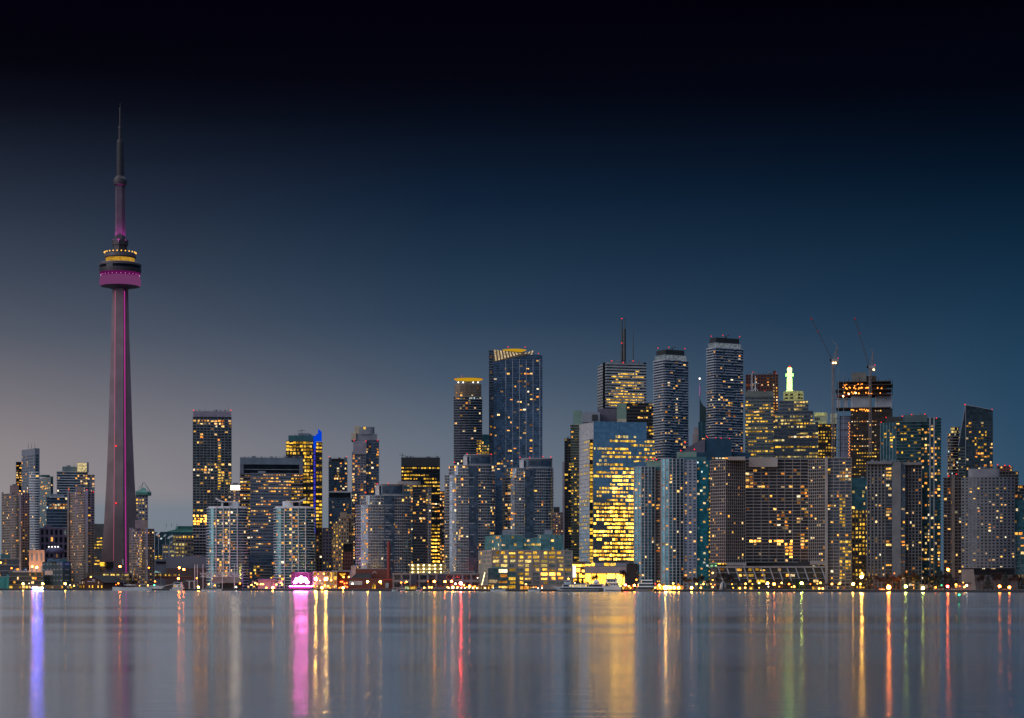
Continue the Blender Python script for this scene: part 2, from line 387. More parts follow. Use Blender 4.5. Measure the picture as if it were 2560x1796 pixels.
ASPH = mat('dark_ground', (.05, .05, .052), .9, scale=.05); QW = mat('quay_wall', (.035, .035, .04), .9, scale=.4, bump=.3); PROM = mat('promenade_paving', (.16, .15, .14), .85, scale=.6)
edge = [(-9000, 2900), (-3200, 2450)]+[(X(px, shore(px)), shore(px)) for px in (-700, 0, 500, 1000, 1500, 2000, 2560, 3300)]+[(2600, 1380), (9000, 900)]
gnd = MB(); gnd.prism([(p[0], p[1]+14) for p in edge]+[(16000, 30000), (-16000, 30000)], -2, GZ-.01, ASPH); tag(gnd.obj('ground'), kind='structure')
qd = MB(); qd.prism([(p[0], p[1]+1) for p in edge]+[(p[0], p[1]+14.5) for p in edge[::-1]], -2.2, GZ+.0, PROM); tag(qd.obj('promenade'), kind='structure')
qw = MB(); qw.prism([(p[0], p[1]) for p in edge]+[(p[0], p[1]+1) for p in edge[::-1]], -2.4, GZ+.12, QW); tag(qw.obj('quay_wall'), kind='structure')

# ------------------------------------------------------------------ the communications tower
def cn_tower():
    D = 2350; cx, cy = X(300.5, D), D
    t = thing('observation_tower', 'very tall tapering concrete communications tower with pink lit strips and a round pod', 'tower', (cx, cy, GZ))
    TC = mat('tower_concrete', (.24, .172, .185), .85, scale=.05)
    zz = lambda py: Z(py, D)
    lev = [(1470, 27.5, 7.9, 5.2), (1440, 25.6, 7.8, 5.2), (1400, 22.9, 7.6, 5.1), (1315, 19.4, 7.2, 5), (1200, 15.8, 6.7, 4.9), (1080, 13.2, 6.3, 4.8), (950, 11.2, 6.0, 4.7), (830, 9.2, 5.7, 4.6), (716, 7.9, 5.4, 4.5)]
    vs = []; fs = []
    for y, r_, v, h in lev:
        for k, a in enumerate((-90, 30, 150)):
            a = R(a+5); d = (math.cos(a), math.sin(a)); p = (-d[1], d[0])
            vs.append((cx+d[0]*r_-p[0]*h, cy+d[1]*r_-p[1]*h, max(GZ, zz(y)) if y == 1470 else zz(y)))
            vs.append((cx+d[0]*r_+p[0]*h, cy+d[1]*r_+p[1]*h, zz(y)))
            b_ = a+R(60); vs.append((cx+math.cos(b_)*v, cy+math.sin(b_)*v, zz(y)))
    n = 9
    for j in range(len(lev)-1):
        for i in range(n): fs.append((j*n+i, j*n+(i+1) % n, (j+1)*n+(i+1) % n, (j+1)*n+i))
    b = MB(); b.add(vs, fs, TC); b.obj('concrete_shaft', None, t)
    for ang, ma, w_, nm in ((-25, lamp('magenta_strip_glow', (1, .06, .60), .55, False), .65, 'bright magenta light strip'), (-145, lamp('salmon_strip_glow', (1, .22, .38), .55, False), .75, 'dim salmon light strip')):
        b = MB(); bt = MB()
        z_ = zz(1445 if ang == -25 else 1402)
        top = zz(722)
        def vr(z):
            y = HZ-(z-CH)*F/D
            for q in range(len(lev)-1):
                if lev[q][0] >= y >= lev[q+1][0]:
                    f = (lev[q][0]-y)/(lev[q][0]-lev[q+1][0]); return lev[q][2]*(1-f)+lev[q+1][2]*f
            return lev[-1][2]
        a = R(ang); d = (math.cos(a), math.sin(a)); p = (-d[1], d[0])
        while z_ < top-3:
            for o_, ww, hh in ((-.2, w_*.45, 2.6), (w_*1.1, .28, 1.0)):
                r_ = vr(z_)+.35; r2 = vr(z_+hh)+.35
                c = (cx+d[0]*r_+p[0]*o_, cy+d[1]*r_+p[1]*o_); c2 = (cx+d[0]*r2+p[0]*o_, cy+d[1]*r2+p[1]*o_)
                q1 = [(c[0]+d[0]*e*.4+p[0]*g_*ww, c[1]+d[1]*e*.4+p[1]*g_*ww) for e, g_ in ((1, -1), (1, 1), (-1, 1), (-1, -1))]
                q2 = [(c2[0]+d[0]*e*.4+p[0]*g_*ww, c2[1]+d[1]*e*.4+p[1]*g_*ww) for e, g_ in ((1, -1), (1, 1), (-1, 1), (-1, -1))]
                b.prism(q1, z_, z_+hh, ma, q2)
            z_ += 2.9
        tag(b.obj('light_strip', None, t), nm)
    c = (cx, cy)
    S = lambda n_: n_/3.1*D/F                # zoomed pixels of the pod -> metres
    zy = lambda q: Z(240+q/3.1, D)
    def lp(name, prof, ma, n=36, smooth=False):
        b = MB(); b.lathe(c, [(S(r_), zy(q)) for r_, q in prof], n, ma); return b.obj(name, None, t, smooth)
    DP = mat('shaded_pod_metal', (.045, .035, .045), .5, .3); PD = mat('pod_pale_metal', (.10, .08, .10), .5)  # pod metal darkened like the mast, shade put into its colour
    PG = lit('pod_window_light', [(1, .50, .04), (1, .58, .08)], .25, .6)
    lp('pod_underside', [(60, 1500), (100, 1487), (150, 1478)], DP)
    rad = MB(); pr = [(150, 1478), (157, 1462), (159, 1442), (156, 1420), (150, 1405), (140, 1400)]
    rad.lathe(c, [(S(r_), zy(q)) for r_, q in pr], 48, lamp('radome_glow', (.62, .16, .50), .24, False)); rad.obj('radome_ring', None, t, True)
    lp('pod_lower_rim', [(138, 1401), (150, 1390), (158, 1376)], lamp('pod_magenta_glow', (.45, .02, .30), .22, False))
    lp('observation_deck', [(158, 1375), (162, 1352), (162, 1343)], DP)
    lp('deck_glazing', [(159, 1342), (159, 1322)], GLK)
    lp('deck_rim', [(162, 1321), (164, 1306), (150, 1299), (112, 1298)], PD)
    lp('restaurant_windows', [(110, 1297), (110, 1262)], PG)
    lp('upper_roof', [(116, 1261), (122, 1252), (120, 1228), (70, 1224)], PD)
    for i in range(24):
        a = 2*math.pi*i/24; b = MB(); b.ball((cx+S(121)*math.cos(a), cy+S(121)*math.sin(a), zy(1217)), S(5.5), lamp('pod_lamp_glow', (1, .5, .08), 1.6, False), 6, 4)
        b.tube((cx+S(118)*math.cos(a), cy+S(118)*math.sin(a), zy(1226)), (cx+S(121)*math.cos(a), cy+S(121)*math.sin(a), zy(1219)), .2, None, 4, DKM)
        b.obj('pod_lamp', None, t)
    for i in range(28):
        a = 2*math.pi*i/28; b = MB(); b.tube((cx+S(150)*math.cos(a), cy+S(150)*math.sin(a), zy(1395)), (cx+S(144)*math.cos(a), cy+S(144)*math.sin(a), zy(1384)), .35, None, 4)
        b.obj('radome_light', lamp('radome_spot_glow', (1, .4, .8), .9, False), t)
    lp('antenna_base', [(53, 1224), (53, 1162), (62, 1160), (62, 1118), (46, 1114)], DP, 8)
    lp('upper_shaft', [(41, 1114), (39, 960), (38, 700)], mat('shaded_shaft_concrete', (.085, .06, .085), .8), 6)  # concrete darkened towards the tower top, shade put into the colour
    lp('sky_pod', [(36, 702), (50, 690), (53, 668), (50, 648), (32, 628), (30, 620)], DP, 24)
    lp('mast_lower', [(29, 620), (27, 366)], mat('shaded_mast_steel', (.014, .010, .016), .6), 16)  # dark steel colour stands in for shade on the mast
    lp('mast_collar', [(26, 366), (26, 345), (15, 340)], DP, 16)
    lp('mast_middle', [(15, 341), (14, 255)], MATS['shaded_mast_steel'], 12)
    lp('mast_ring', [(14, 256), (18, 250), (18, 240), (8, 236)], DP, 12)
    lp('mast_upper', [(8, 236), (7, 92), (3, 88), (1.6, 55)], MATS['shaded_mast_steel'], 8)
    for a in (-150, -90, -30):   # magenta floodlights at the foot of the upper shaft
        l = bpy.data.lights.new('shaft_floodlight', 'SPOT'); l.energy = 26000; l.color = (1, .08, .75); l.spot_size = R(60); l.shadow_soft_size = .5
        o = bpy.data.objects.new('shaft_floodlight', l); C.objects.link(o)
        x_, y_ = cx+math.cos(R(a))*12, cy+math.sin(R(a))*12
        o.location = (x_-cx, y_-cy, zy(1150)-GZ); o.parent = t
        o.rotation_euler = Vector((cx-x_, cy-y_, 55)).to_track_quat('-Z', 'Y').to_euler()
    for py in (1118, 1260):
        b = MB(); b.ball((X(298, D), D-19, Z(py, D)), .9, REDL, 6, 4); b.obj('beacon_light', None, t)
    # the round entrance hall at its foot
    b = MB(); b.prism(rnd(250, 284, 2300, .6, 20, 2), GZ, Z(1420, 2300), MAUVE); b.obj('entrance_drum', None, t)
    b = MB(); b.prism(rnd(262, 283, 2298, .6, 20, 2), Z(1420, 2300), Z(1405, 2300), BLACK); b.obj('drum_top', None, t)
    b = MB(); b.prism(front(250, 261, 2296, 8), Z(1416, 2296), Z(1406, 2296), YEL); b.obj('lit_hall_window', None, t)
cn_tower()

# ------------------------------------------------------------------ buildings, from the left of the view to the right
SL = lambda t_=.5, o=.9, ma=PALE: (t_, o, ma)
B = building
# far left group
t = B('office_tower', 'black slab tower edge hidden behind the tall pale punched-window tower', 46, 2560, 'tower')
volume(t, front(40, 56, 2560, 26), GZ, Z(1155, 2560), core=GLK, p=.15, zones=((40, 56, 1160, 1215, .4),))
t = B('condo_tower', 'tall pale grey tower with square windows above and curved balconies below, left end of skyline', 76, 2500, 'tower')
volume(t, corner(54, 87, 99, 2500, 35), GZ, Z(1136, 2500), core=GREYB, bay=4.2, fh=3.6, win=(.55, .62), p=.05, dark=GLN, zones=((54, 70, 1140, 1300, .12),))
b = MB(); b.prism(corner(54, 87, 99, 2500, 35), Z(1136, 2500)+.05, Z(1121, 2500), GREYB); b.obj('roof_screen', None, t)
b = MB(); z_ = Z(1380, 2480)
while z_ < Z(1178, 2480): b.prism(rnd(72, 99.5, 2462, .5, 16, 2.2), z_, z_+1.2, WHITE); z_ += 3.1
b.obj('balcony', None, t)
for px in (71, 79, 87): mast(t, 2500, px, 1108, 1121, .25, .12)
t = B('condo_tower', 'dark teal glass tower just right of the tall pale balcony tower', 115, 2600, 'tower')
volume(t, corner(99, 127, 133, 2600, 25), GZ, Z(1192, 2600), core=GLT, slab=SL(.3, .2, TEALP), p=.10, zones=((101, 125, 1215, 1225, .6),))
b = MB(); b.prism(rnd(100, 124, 2606, .6, 16), Z(1192, 2600), Z(1187, 2600), TEALP); b.obj('roof_plant', None, t)
t = B('condo_tower', 'grey banded block with a glowing yellow glass box on its roof', 180, 2500, 'tower')
volume(t, front(143, 219, 2500, 30), GZ, Z(1180, 2500), core=GLN, slab=SL(1.0, .6, PALE), p=.06, bay=3, zones=((195, 217, 1185, 1230, .45), (155, 165, 1181, 1186, .9)))
volume(t, front(219, 236, 2510, 30), GZ, Z(1188, 2510), core=GREYB, slab=SL(.6, .5, PALE), p=.05, zones=((225, 235, 1200, 1230, .2),))
pbox(t, 'penthouse', 156, 193, 1167, 1179, 2505, mat('teal_grey_panel', (.13, .18, .20)), 15)
b = MB(); b.prism(front(193, 217, 2502, 14), Z(1180, 2502), Z(1157, 2502), lit('lit_roof_box', [(1, .72, .25), (1, .78, .35)], .7, 1.0)); b.obj('lit_roof_box', None, t)
b = MB()
for i in range(6): b.prism(front(193.2+i*4.7, 193.9+i*4.7, 2501.4, .5), Z(1180, 2502), Z(1157, 2502), PALE)
for i in range(4): b.prism(front(193, 217.6, 2501.2, .5), Z(1180-i*7.4, 2502), Z(1179.2-i*7.4, 2502), PALE)
b.obj('roof_box_frame', None, t); pbox(t, 'roof_box_side', 217.5, 222, 1156, 1180, 2503, GREYB, 13)
t = B('office_block', 'mid-height blue grey block under a white roof line, between two brown towers', 142, 2420, 'block')
volume(t, front(116, 169, 2420, 30), GZ, Z(1243, 2420), core=GLN, slab=SL(.7, .2, GREYB), p=.10, mode='off', fh=3.6, lm=MIXW, zones=((125, 168, 1255, 1275, .6),))
pbox(t, 'roof_edge', 123, 168, 1242, 1244, 2418, WHITE, 20)
pbox(t, 'roof_plant', 128, 160, 1235, 1241.5, 2425, GREYB, 14)
t = B('apartment_tower', 'brown concrete tower with ribbed shafts at the left edge', 38, 2280, 'tower')
V = dict(core=CONCB, bay=3.3, fh=2.9, win=(.6, .5), p=.075, dark=GLD)
volume(t, corner(4, 50, 74, 2280, 40), GZ, Z(1232, 2280), **V)
for x0, x1 in ((4, 9), (27, 30), (48.5, 53)): pbox(t, 'rib', x0, x1, 1231, 1440, 2277 if x0 > 5 else 2320, CONC, 6)
pbox(t, 'penthouse', 25, 47, 1214, 1232, 2290, CONCB, 14)
beacons(t, 2285, [(50, 1228)], 1.2, lamp('amber_roof_glow', (1, .3, .05), 6, False)); beacons(t, 2285, [(60, 1229)], 1.3, MATS['amber_roof_glow'])
t = B('apartment_tower', 'brown concrete tower with ribbed shafts just left of the tall communications tower', 200, 2260, 'tower')
volume(t, corner(168, 219, 236, 2260, 35), GZ, Z(1228, 2260), **V)
for x0, x1 in ((168, 173), (189, 192), (214, 220)): pbox(t, 'rib', x0, x1, 1226, 1452, 2256 if x0 > 170 else 2300, CONC, 6)
pbox(t, 'penthouse', 189, 210, 1218, 1229, 2270, CONCB, 14)
beacons(t, 2262, [(172, 1225), (217, 1225), (234, 1230)], .9)
t = B('office_block', 'dark block with yellow strip windows squeezed against the communications tower', 246, 2450, 'block')
volume(t, front(235, 262, 2450, 25), GZ, Z(1310, 2450), core=CONCD, mode='off', p=.3, lm=YEL, fh=4, win=(.9, .4), zones=((235, 262, 1340, 1410, .75),))
t = B('arcaded_hall', 'violet lit low hall with tall columns between the two brown ribbed towers', 135, 2330, 'building')
VIO = mat('violet_lit_stone', (.22, .17, .26))  # violet light on the hall put into the stone colour
volume(t, front(100, 170, 2330, 26), GZ, Z(1322, 2330), core=VIO, fh=9, bay=5, pier=(1.4, 1.0, VIO), win=(.5, .7), p=.05, lm=MIXW, dark=GLK, parapet=(1, VIO))
pbox(t, 'roof_plant', 110, 128, 1314, 1322, 2336, VIO, 10)
b = MB(); b.lathe((X(137, 2312), 2312), [(m(24, 2312), Z(1385, 2312)), (m(22, 2312), Z(1376, 2312)), (m(14, 2312), Z(1368, 2312)), (m(3, 2312), Z(1364, 2312))], 24, mat('violet_dome_roof', (.09, .09, .20), .5)); b.obj('dome_roof', None, t, True)
for px in (122, 130, 138, 145): b = MB(); b.ball((X(px, 2280), 2280, Z(1367.5, 2280)), .7, lamp('white_small_glow', (1, .9, .75), 4, False), 6, 4); b.tube((X(px, 2280), 2280.8, Z(1367.5, 2280)), (X(px, 2288), 2288, Z(1367.5, 2280)), .1, None, 4, DKM); b.obj('facade_lamp', None, t)
t = B('stone_hall', 'peach floodlit stone facade behind the two orange lamps at far left', 92, 2260, 'building')
PK = mat('peach_stone', (.55, .36, .28))
volume(t, front(74, 110, 2260, 20), GZ, Z(1378, 2260), core=PK, fh=14, bay=4.5, pier=(1.2, .8, PK), win=(.45, .6), p=.0, dark=GREYB, parapet=(1.2, PK))
l = bpy.data.lights.new('facade_floodlight', 'SPOT'); l.energy = 26000; l.color = (1, .55, .3); l.spot_size = R(110); o = bpy.data.objects.new('facade_floodlight', l); C.objects.link(o)
o.location = (X(90, 2240)-X(92, 2260), -20, Z(1425, 2240)-GZ); o.parent = t; o.rotation_euler = Vector((0, 20, 18)).to_track_quat('-Z', 'Y').to_euler()

# low buildings on the quay, far left
t = B('apartment_block', 'dark stepped block with pale balcony edges at the far left quay', 20, 2215, 'building')
volume(t, front(-14, 48, 2215, 20), GZ, Z(1398, 2215), core=mat('slate_blue_wall', (.07, .09, .12)), slab=SL(.5, .9, PALE), p=.10, every=2)
pbox(t, 'roof_lantern', 2, 26, 1386, 1398, 2218, TEALP, 10)
t = B('apartment_block', 'low quay block with white zigzag roof frames and balconies', 64, 2192, 'building')
volume(t, front(24, 108, 2192, 18), GZ, Z(1431, 2192), core=mat('slate_teal_wall', (.07, .10, .115)), slab=SL(.35, .8, PALE), p=.16, zones=((70, 90, 1436, 1452, .7),), fh=4)
b = MB(); zc = Z(1430, 2190)
for px in (40, 52, 65, 77, 90): 
    for s_ in (-1, 1): b.tube((X(px+s_*5, 2190), 2188, zc), (X(px, 2190), 2188, Z(1423, 2190)), .25, None, 5, WHITE)
b.tube((X(33, 2190), 2188, zc), (X(106, 2190), 2188, zc), .3, None, 5, WHITE); b.obj('roof_frame', None, t)
pbox(t, 'stair_head', 58, 67, 1420, 1430, 2200, GLB, 8)
t = B('office_block', 'plain dark teal block on the quay left of the brown ribbed tower', 140, 2186, 'building')
DT = mat('dark_teal_wall', (.03, .06, .075)); DN = mat('dark_navy_wall', (.022, .026, .045))
volume(t, corner(106, 157, 178, 2186, 38), GZ, Z(1404, 2186), core=DT, fh=6, bay=9, win=(.5, .25), p=.04, lm=WARM, dark=GREYB)
pbox(t, 'roof_plant', 118, 168, 1398, 1404, 2196, TEALP, 8); pbox(t, 'bay_window', 112, 132, 1427, 1438, 2183, PALE, 3)
t = B('boat_shed', 'small turquoise shed cut by the left picture edge', 6, 2172, 'shed')
b = MB(); b.prism(front(-16, 18, 2172, 14), GZ, Z(1443, 2172), mat('turquoise_cladding', (.06, .30, .30))); b.obj('wall', None, t)
b = MB(); b.prism(front(17.2, 22, 2171.6, 14), GZ, Z(1437, 2172), MATS['turquoise_cladding']); b.obj('end_wall', None, t)
t = B('quay_shops', 'row of low lit shop fronts on the quay at far left', 90, 2176, 'shops')
b = MB(); b.prism(front(22, 186, 2176, 7), GZ, Z(1463.5, 2176), mat('kiosk_wall', (.16, .13, .11))); b.obj('wall', None, t)
for i in range(20):
    x0 = 24+i*8+random.uniform(-1, 1)
    if random.random() < .8: b = MB(); b.prism(front(x0, x0+random.uniform(4, 7), 2175.6, .5), GZ+.5, Z(1465.3, 2176), random.choice((WARM, YEL, MIXW))); b.obj('shop_window', None, t)
t = B('warehouse', 'brown gabled waterfront warehouse with dark roof running right', 230, 2172, 'warehouse')
D = 2172; k0 = front(196, 258, D, 45); zE = Z(1456, D); zA = Z(1440, D)
mx = ((k0[0][0]+k0[1][0])/2, (k0[0][1]+k0[1][1])/2); mxb = ((k0[2][0]+k0[3][0])/2+12, (k0[2][1]+k0[3][1])/2)
sh = 26
bk = [(k0[2][0]+sh, k0[2][1]), (k0[3][0]+sh, k0[3][1])]
b = MB(); WB = mat('warehouse_brick', (.10, .05, .04), .9, scale=1)
b.add([(*k0[0], GZ), (*k0[1], GZ), (*bk[0], GZ), (*bk[1], GZ), (*k0[0], zE), (*k0[1], zE), (*bk[0], zE), (*bk[1], zE), (*mx, zA), (mxb[0]+sh-12, mxb[1], zA)],
      [(0, 1, 5, 8, 4), (1, 2, 6, 5), (2, 3, 7, 9, 6), (3, 0, 4, 7)], WB); b.obj('wall', None, t)
b = MB()
for a, c_ in ((4, 7), (5, 6)):
    e = {4: k0[0], 7: bk[1], 5: k0[1], 6: bk[0]}; p, q = e[a], e[c_]; s_ = -1.2 if a == 4 else 1.2
    b.add([(p[0]+s_, p[1]-.8, zE-.3), (q[0]+s_, q[1], zE-.3), (mxb[0]+sh-12, mxb[1], zA+.5), (mx[0], mx[1]-.8, zA+.5), (p[0]+s_, p[1]-.8, zE-.7), (q[0]+s_, q[1], zE-.7), (mxb[0]+sh-12, mxb[1], zA+.1), (mx[0], mx[1]-.8, zA+.1)],
          [(0, 1, 2, 3), (4, 7, 6, 5), (0, 3, 7, 4), (1, 5, 6, 2), (0, 4, 5, 1)], DROOF)
b.obj('roof', None, t)
for px in (200, 203, 209, 223, 231, 245, 254): b = MB(); b.prism(front(px-1, px+1.6, D-.5, .4), GZ+1, Z(1464, D), YEL); b.obj('window', None, t)
for px in (200, 206, 210, 246, 249): b = MB(); b.prism(front(px-.5, px+.5, D-.5, .4), Z(1460, D), Z(1454.5, D), MIXW); b.obj('slot_light', None, t)
b = MB(); b.prism(front(218, 238, D-.4, .3), Z(1455.3, D), Z(1454, D), WHITE); b.prism(front(230, 237, D-.4, .3), Z(1451.5, D), Z(1449.3, D), WHITE); b.obj('sign_board', None, t)
t = B('parking_garage', 'brightly lit open parking decks right of the brown warehouse', 280, 2230, 'garage')
volume(t, front(218, 322, 2230, 30), GZ, Z(1433, 2230), core=mat('garage_back_wall', (.20, .17, .12)), fh=4.2, bay=5, slab=SL(.9, .8, CONCB), pier=(.6, .5, CONCB), win=(.9, .45), p=0, zones=((250, 322, 1434, 1456, .9, PYEL),), skipf=1)

# right of the communications tower
t = B('office_tower', 'slim tower with open pyramid spire frame and green roof beside the communications tower', 354, 2520, 'tower')
D = 2520
volume(t, front(339, 370, D, 26), GZ, Z(1238, D), core=MAUVE, fh=4, bay=3.5, win=(.6, .55), p=.25, lm=PYEL, dark=GLN, zones=((339, 355, 1240, 1260, .7, YEL),))
ct = (X(354.5, D), D+12); rb = m(31, D)/2
b = MB(); q = [(ct[0]-rb*.95, ct[1]-13), (ct[0]+rb*.95, ct[1]-13), (ct[0]+rb*.95, ct[1]+13), (ct[0]-rb*.95, ct[1]+13)]
b.prism(q, Z(1238, D)+.1, Z(1231, D), GREENR); b.prism(q, Z(1231, D), Z(1218, D), GREENR, [(ct[0]-.5, ct[1]-.5), (ct[0]+.5, ct[1]-.5), (ct[0]+.5, ct[1]+.5), (ct[0]-.5, ct[1]+.5)]); b.obj('pyramid_roof', None, t)
b = MB()
for p in q: b.tube((*p, Z(1231, D)), (ct[0], ct[1], Z(1204, D)), .5, .4, 5, PALE)
b.obj('spire_frame', None, t)
t = B('apartment_tower', 'brown concrete tower in front of the green-roofed slim tower', 354, 2225, 'tower')
volume(t, corner(323, 368, 386, 2225, 35), GZ, Z(1322, 2225), **{**V, 'p': .13, 'zones': ((348, 356, 1355, 1420, .8, YEL), (334, 345, 1390, 1445, .4))})
for x0, x1 in ((323, 328), (330, 333), (364, 370)): pbox(t, 'rib', x0, x1, 1320, 1452, 2221 if x0 > 325 else 2262, CONC, 6)
pbox(t, 'penthouse', 338, 369, 1300, 1322, 2238, CONCB, 14)
t = B('domed_stadium', 'low teal roofed stadium behind the satellite dishes', 440, 2600, 'stadium')
D = 2600; p = front(402, 560, D, 60)
b = MB(); b.prism(p, GZ, Z(1330, D), TEALP); b.obj('wall', None, t)
q = [(p[0][0]+6, p[0][1]+4), (p[1][0]-6, p[1][1]+4), (p[2][0]-6, p[2][1]-4), (p[3][0]+6, p[3][1]-4)]
q2 = [(p[0][0]+20, p[0][1]+10), (p[1][0]-20, p[1][1]+10), (p[2][0]-20, p[2][1]-10), (p[3][0]+20, p[3][1]-10)]
b = MB(); b.prism(q, Z(1330, D)+.05, Z(1322, D), GREENR, q2); b.prism(q2, Z(1322, D)+.03, Z(1315, D), GREENR, [(a[0]*.97+ct[0]*.0+X(481, D)*.03, a[1]) for a in q2]); b.obj('roof', None, t)
for px in (416, 429, 442): mast(t, D, px, 1309, 1317, .3, .15)
t = B('office_block', 'narrow deep blue block left of the satellite dishes', 395, 2500, 'block')
volume(t, front(387, 406, 2500, 20), GZ, Z(1331, 2500), core=GLN, p=.18, lm=MIXW, slab=SL(.3, .2, TEALP), zones=((387, 410, 1385, 1400, .5, YEL),))
t = B('office_block', 'grey block whose windows glow yellow between dishes and dark slab tower', 455, 2440, 'block')
volume(t, front(432, 484, 2440, 24), GZ, Z(1338, 2440), core=CONCB, fh=4.5, bay=3.4, win=(.7, .5), p=.55, mode='off', lm=PYEL, dark=GLD, zones=((445, 484, 1340, 1348, .95, YEL),))
t = B('office_block', 'mauve low block with white columns below the satellite dishes', 420, 2400, 'block')
volume(t, front(407, 436, 2400, 22), GZ, Z(1363, 2400), core=MAUVE, fh=5, bay=7, pier=(1.5, .8, PALE), slab=SL(.8, .7, MAUVE), win=(.75, .45), p=.5, lm=PYEL)
for i, (px, py, r_) in enumerate(((396, 1336, 6.5), (413, 1340, 4.5), (424, 1345, 5.5), (430, 1342, 5), (430, 1356, 4.5))):
    D = 2388; t = B('satellite_dish', ['largest white satellite dish, leftmost above the grey hall', 'small white satellite dish second from the left', 'white satellite dish overlapping its neighbour, lower of the pair', 'white satellite dish overlapping its neighbour, upper of the pair', 'lowest white satellite dish, below the pair'][i], px, D, 'dish', 'satellite dishes on a roof')
    c = Vector((X(px, D), D, Z(py, D))); ax = Vector((-.5, -.55, .65)).normalized(); r_ = m(r_, D)
    u = ax.cross(Vector((0, 0, 1))).normalized(); w_ = ax.cross(u); vs = []; fs = []; n = 18; J = 5
    for j in range(J+1):
        rr = r_*j/J
        for i2 in range(n): a = 2*math.pi*i2/n; vs.append(c+u*math.cos(a)*rr+w_*math.sin(a)*rr+ax*(rr*rr/r_*.35))
    for j in range(J):
        for i2 in range(n): fs.append((j*n+i2, (j+1)*n+i2, (j+1)*n+(i2+1) % n, j*n+(i2+1) % n))
    b = MB(); b.add(vs, fs, WHITE); b.obj('reflector', None, t, True)
    b = MB()
    for a in (0, 2.1, 4.2): b.tube(c+u*math.cos(a)*r_*.9+w_*math.sin(a)*r_*.9+ax*r_*.3, c+ax*r_*.9, .1, None, 4, STEEL)
    b.obj('feed_arm', None, t)
    b = MB(); b.tube((c.x, c.y+1, GZ), (c.x, c.y+.6, c.z), .5, .35, 6, STEEL); b.obj('mount', None, t)
t = B('exhibition_hall', 'big windowless grey lavender hall above the red viaduct', 466, 2330, 'hall')
D = 2330
GH = mat('lavender_grey_cladding', (.23, .22, .27), .7, scale=.03, var=.08)
pbox(t, 'wall', 415, 520, 1391, 1474, D, GH, 40); pbox(t, 'side_wing', 386, 415, 1398, 1474, D+2, GREYB, 38)
pbox(t, 'louvre', 390, 414.5, 1404, 1409, D+1.4, GLK, 1); pbox(t, 'brick_base', 415.5, 520, 1421, 1474, D-1, mat('dusty_brick', (.17, .10, .095)), 1)
b = MB(); b.prism(front(468, 471, D-.5, .4), Z(1420, D), Z(1406, D), GREYB); b.obj('duct', None, t)
t = B('road_viaduct', 'raised road deck with red girder and lit arcade below the grey hall', 440, 2240, 'bridge')
D = 2240; RG = mat('red_girder', (.20, .045, .035), .7)
pbox(t, 'deck', 386, 480, 1442, 1447, D, RG, 12); pbox(t, 'parapet', 386, 480, 1440.5, 1442, D-.4, CONCB, .6)
pbox(t, 'arcade', 386, 452, 1434, 1441, D+14, CONCD, 6)
b = MB()
for px in range(388, 480, 12): b.prism(front(px, px+1.4, D+3, 2), GZ, Z(1447, D)+.1, CONCD)
b.obj('pier', None, t)
for i in range(15):
    if i % 3 != 1: b = MB(); b.prism(front(388+i*4.2, 390.2+i*4.2, D+13.6, .5), Z(1440, D), Z(1435.5, D), YEL); b.obj('arcade_light', None, t)
t = B('canopy', 'small pale green tent canopy below the grey hall', 393, 2215, 'canopy')
D = 2215; b = MB(); p = front(386, 402, D, 7)
b.add([(*p[0], Z(1432, D)), (*p[1], Z(1432, D)), (*p[2], Z(1432, D)), (*p[3], Z(1432, D)), (p[0][0]+.5, p[0][1]+3.5, Z(1427, D))], [(0, 1, 4), (1, 2, 4), (2, 3, 4), (3, 0, 4), (3, 2, 1, 0)], mat('mint_canvas', (.40, .68, .52))); b.obj('canvas', None, t)
b = MB()
for q in p: b.tube((*q, GZ), (*q, Z(1432, D)), .15, None, 5, STEEL)
b.obj('post', None, t)

t = B('office_tower', 'tall dark slab tower with plain mauve crown and a bright yellow floor near its foot', 530, 2480, 'tower')
D = 2480; zo = ((482, 522, 1290, 1312, 1.0, HOTO), (548, 556, 1100, 1130, .6), (482, 580, 1052, 1062, .6), (505, 560, 1160, 1200, .25), (550, 575, 1195, 1215, .5, YEL), (482, 510, 1160, 1180, .4), (482, 510, 1272, 1280, .8, YEL), (545, 552, 1125, 1235, .75, YEL), (482, 510, 1100, 1110, .5))
volume(t, front(482, 579, D, 30), Z(1314, D), Z(1042, D), core=mat('teal_grey_concrete', (.12, .135, .14), .8, var=.5, scale=.12), fh=3.3, bay=4.2, p=.05, win=(.75, .6), slab=SL(.35, .15, GREYB), zones=zo, dark=GLD)
volume(t, front(482, 579, D, 30), GZ, Z(1314, D)-.05, core=MAUVE, fh=3.6, bay=4, p=.06, win=(.85, .55), slab=SL(.5, .5, PALE), dark=GLK, name='lower_storeys')
pbox(t, 'roof_screen', 483, 578, 1028, 1042, D-.6, MAUVE, 31); beacons(t, D, [(484, 1026), (577, 1026)], 1.1)
t = B('office_block', 'small grey block with a glowing sign band, right of the dark slab tower', 588, 2440, 'block')
volume(t, front(577, 601, 2440, 20), GZ, Z(1225, 2440), core=MAUVE, p=.2, fh=4, dark=GLD, win=(.6, .5))
pbox(t, 'lit_sign_band', 577, 600, 1214, 1224, 2439, lit('sign_band_light', [(1, .74, .42)], 9, 9), 10); pbox(t, 'roof_edge', 577, 600, 1211, 1213.8, 2439, GREYB, 10)
t = B('office_building', 'broad blue grey office block with dark recessed crown framed by thick grey edges', 680, 2380, 'building')
D = 2380
volume(t, front(600, 626, D, 30), GZ, Z(1185, D), core=GLBR, fh=3.9, bay=3.5, slab=SL(.8, .3, MAUVE), p=.55, mode='off', win=(.8, .4), lm=WARM, zones=((614, 626, 1195, 1300, .9, YEL),))
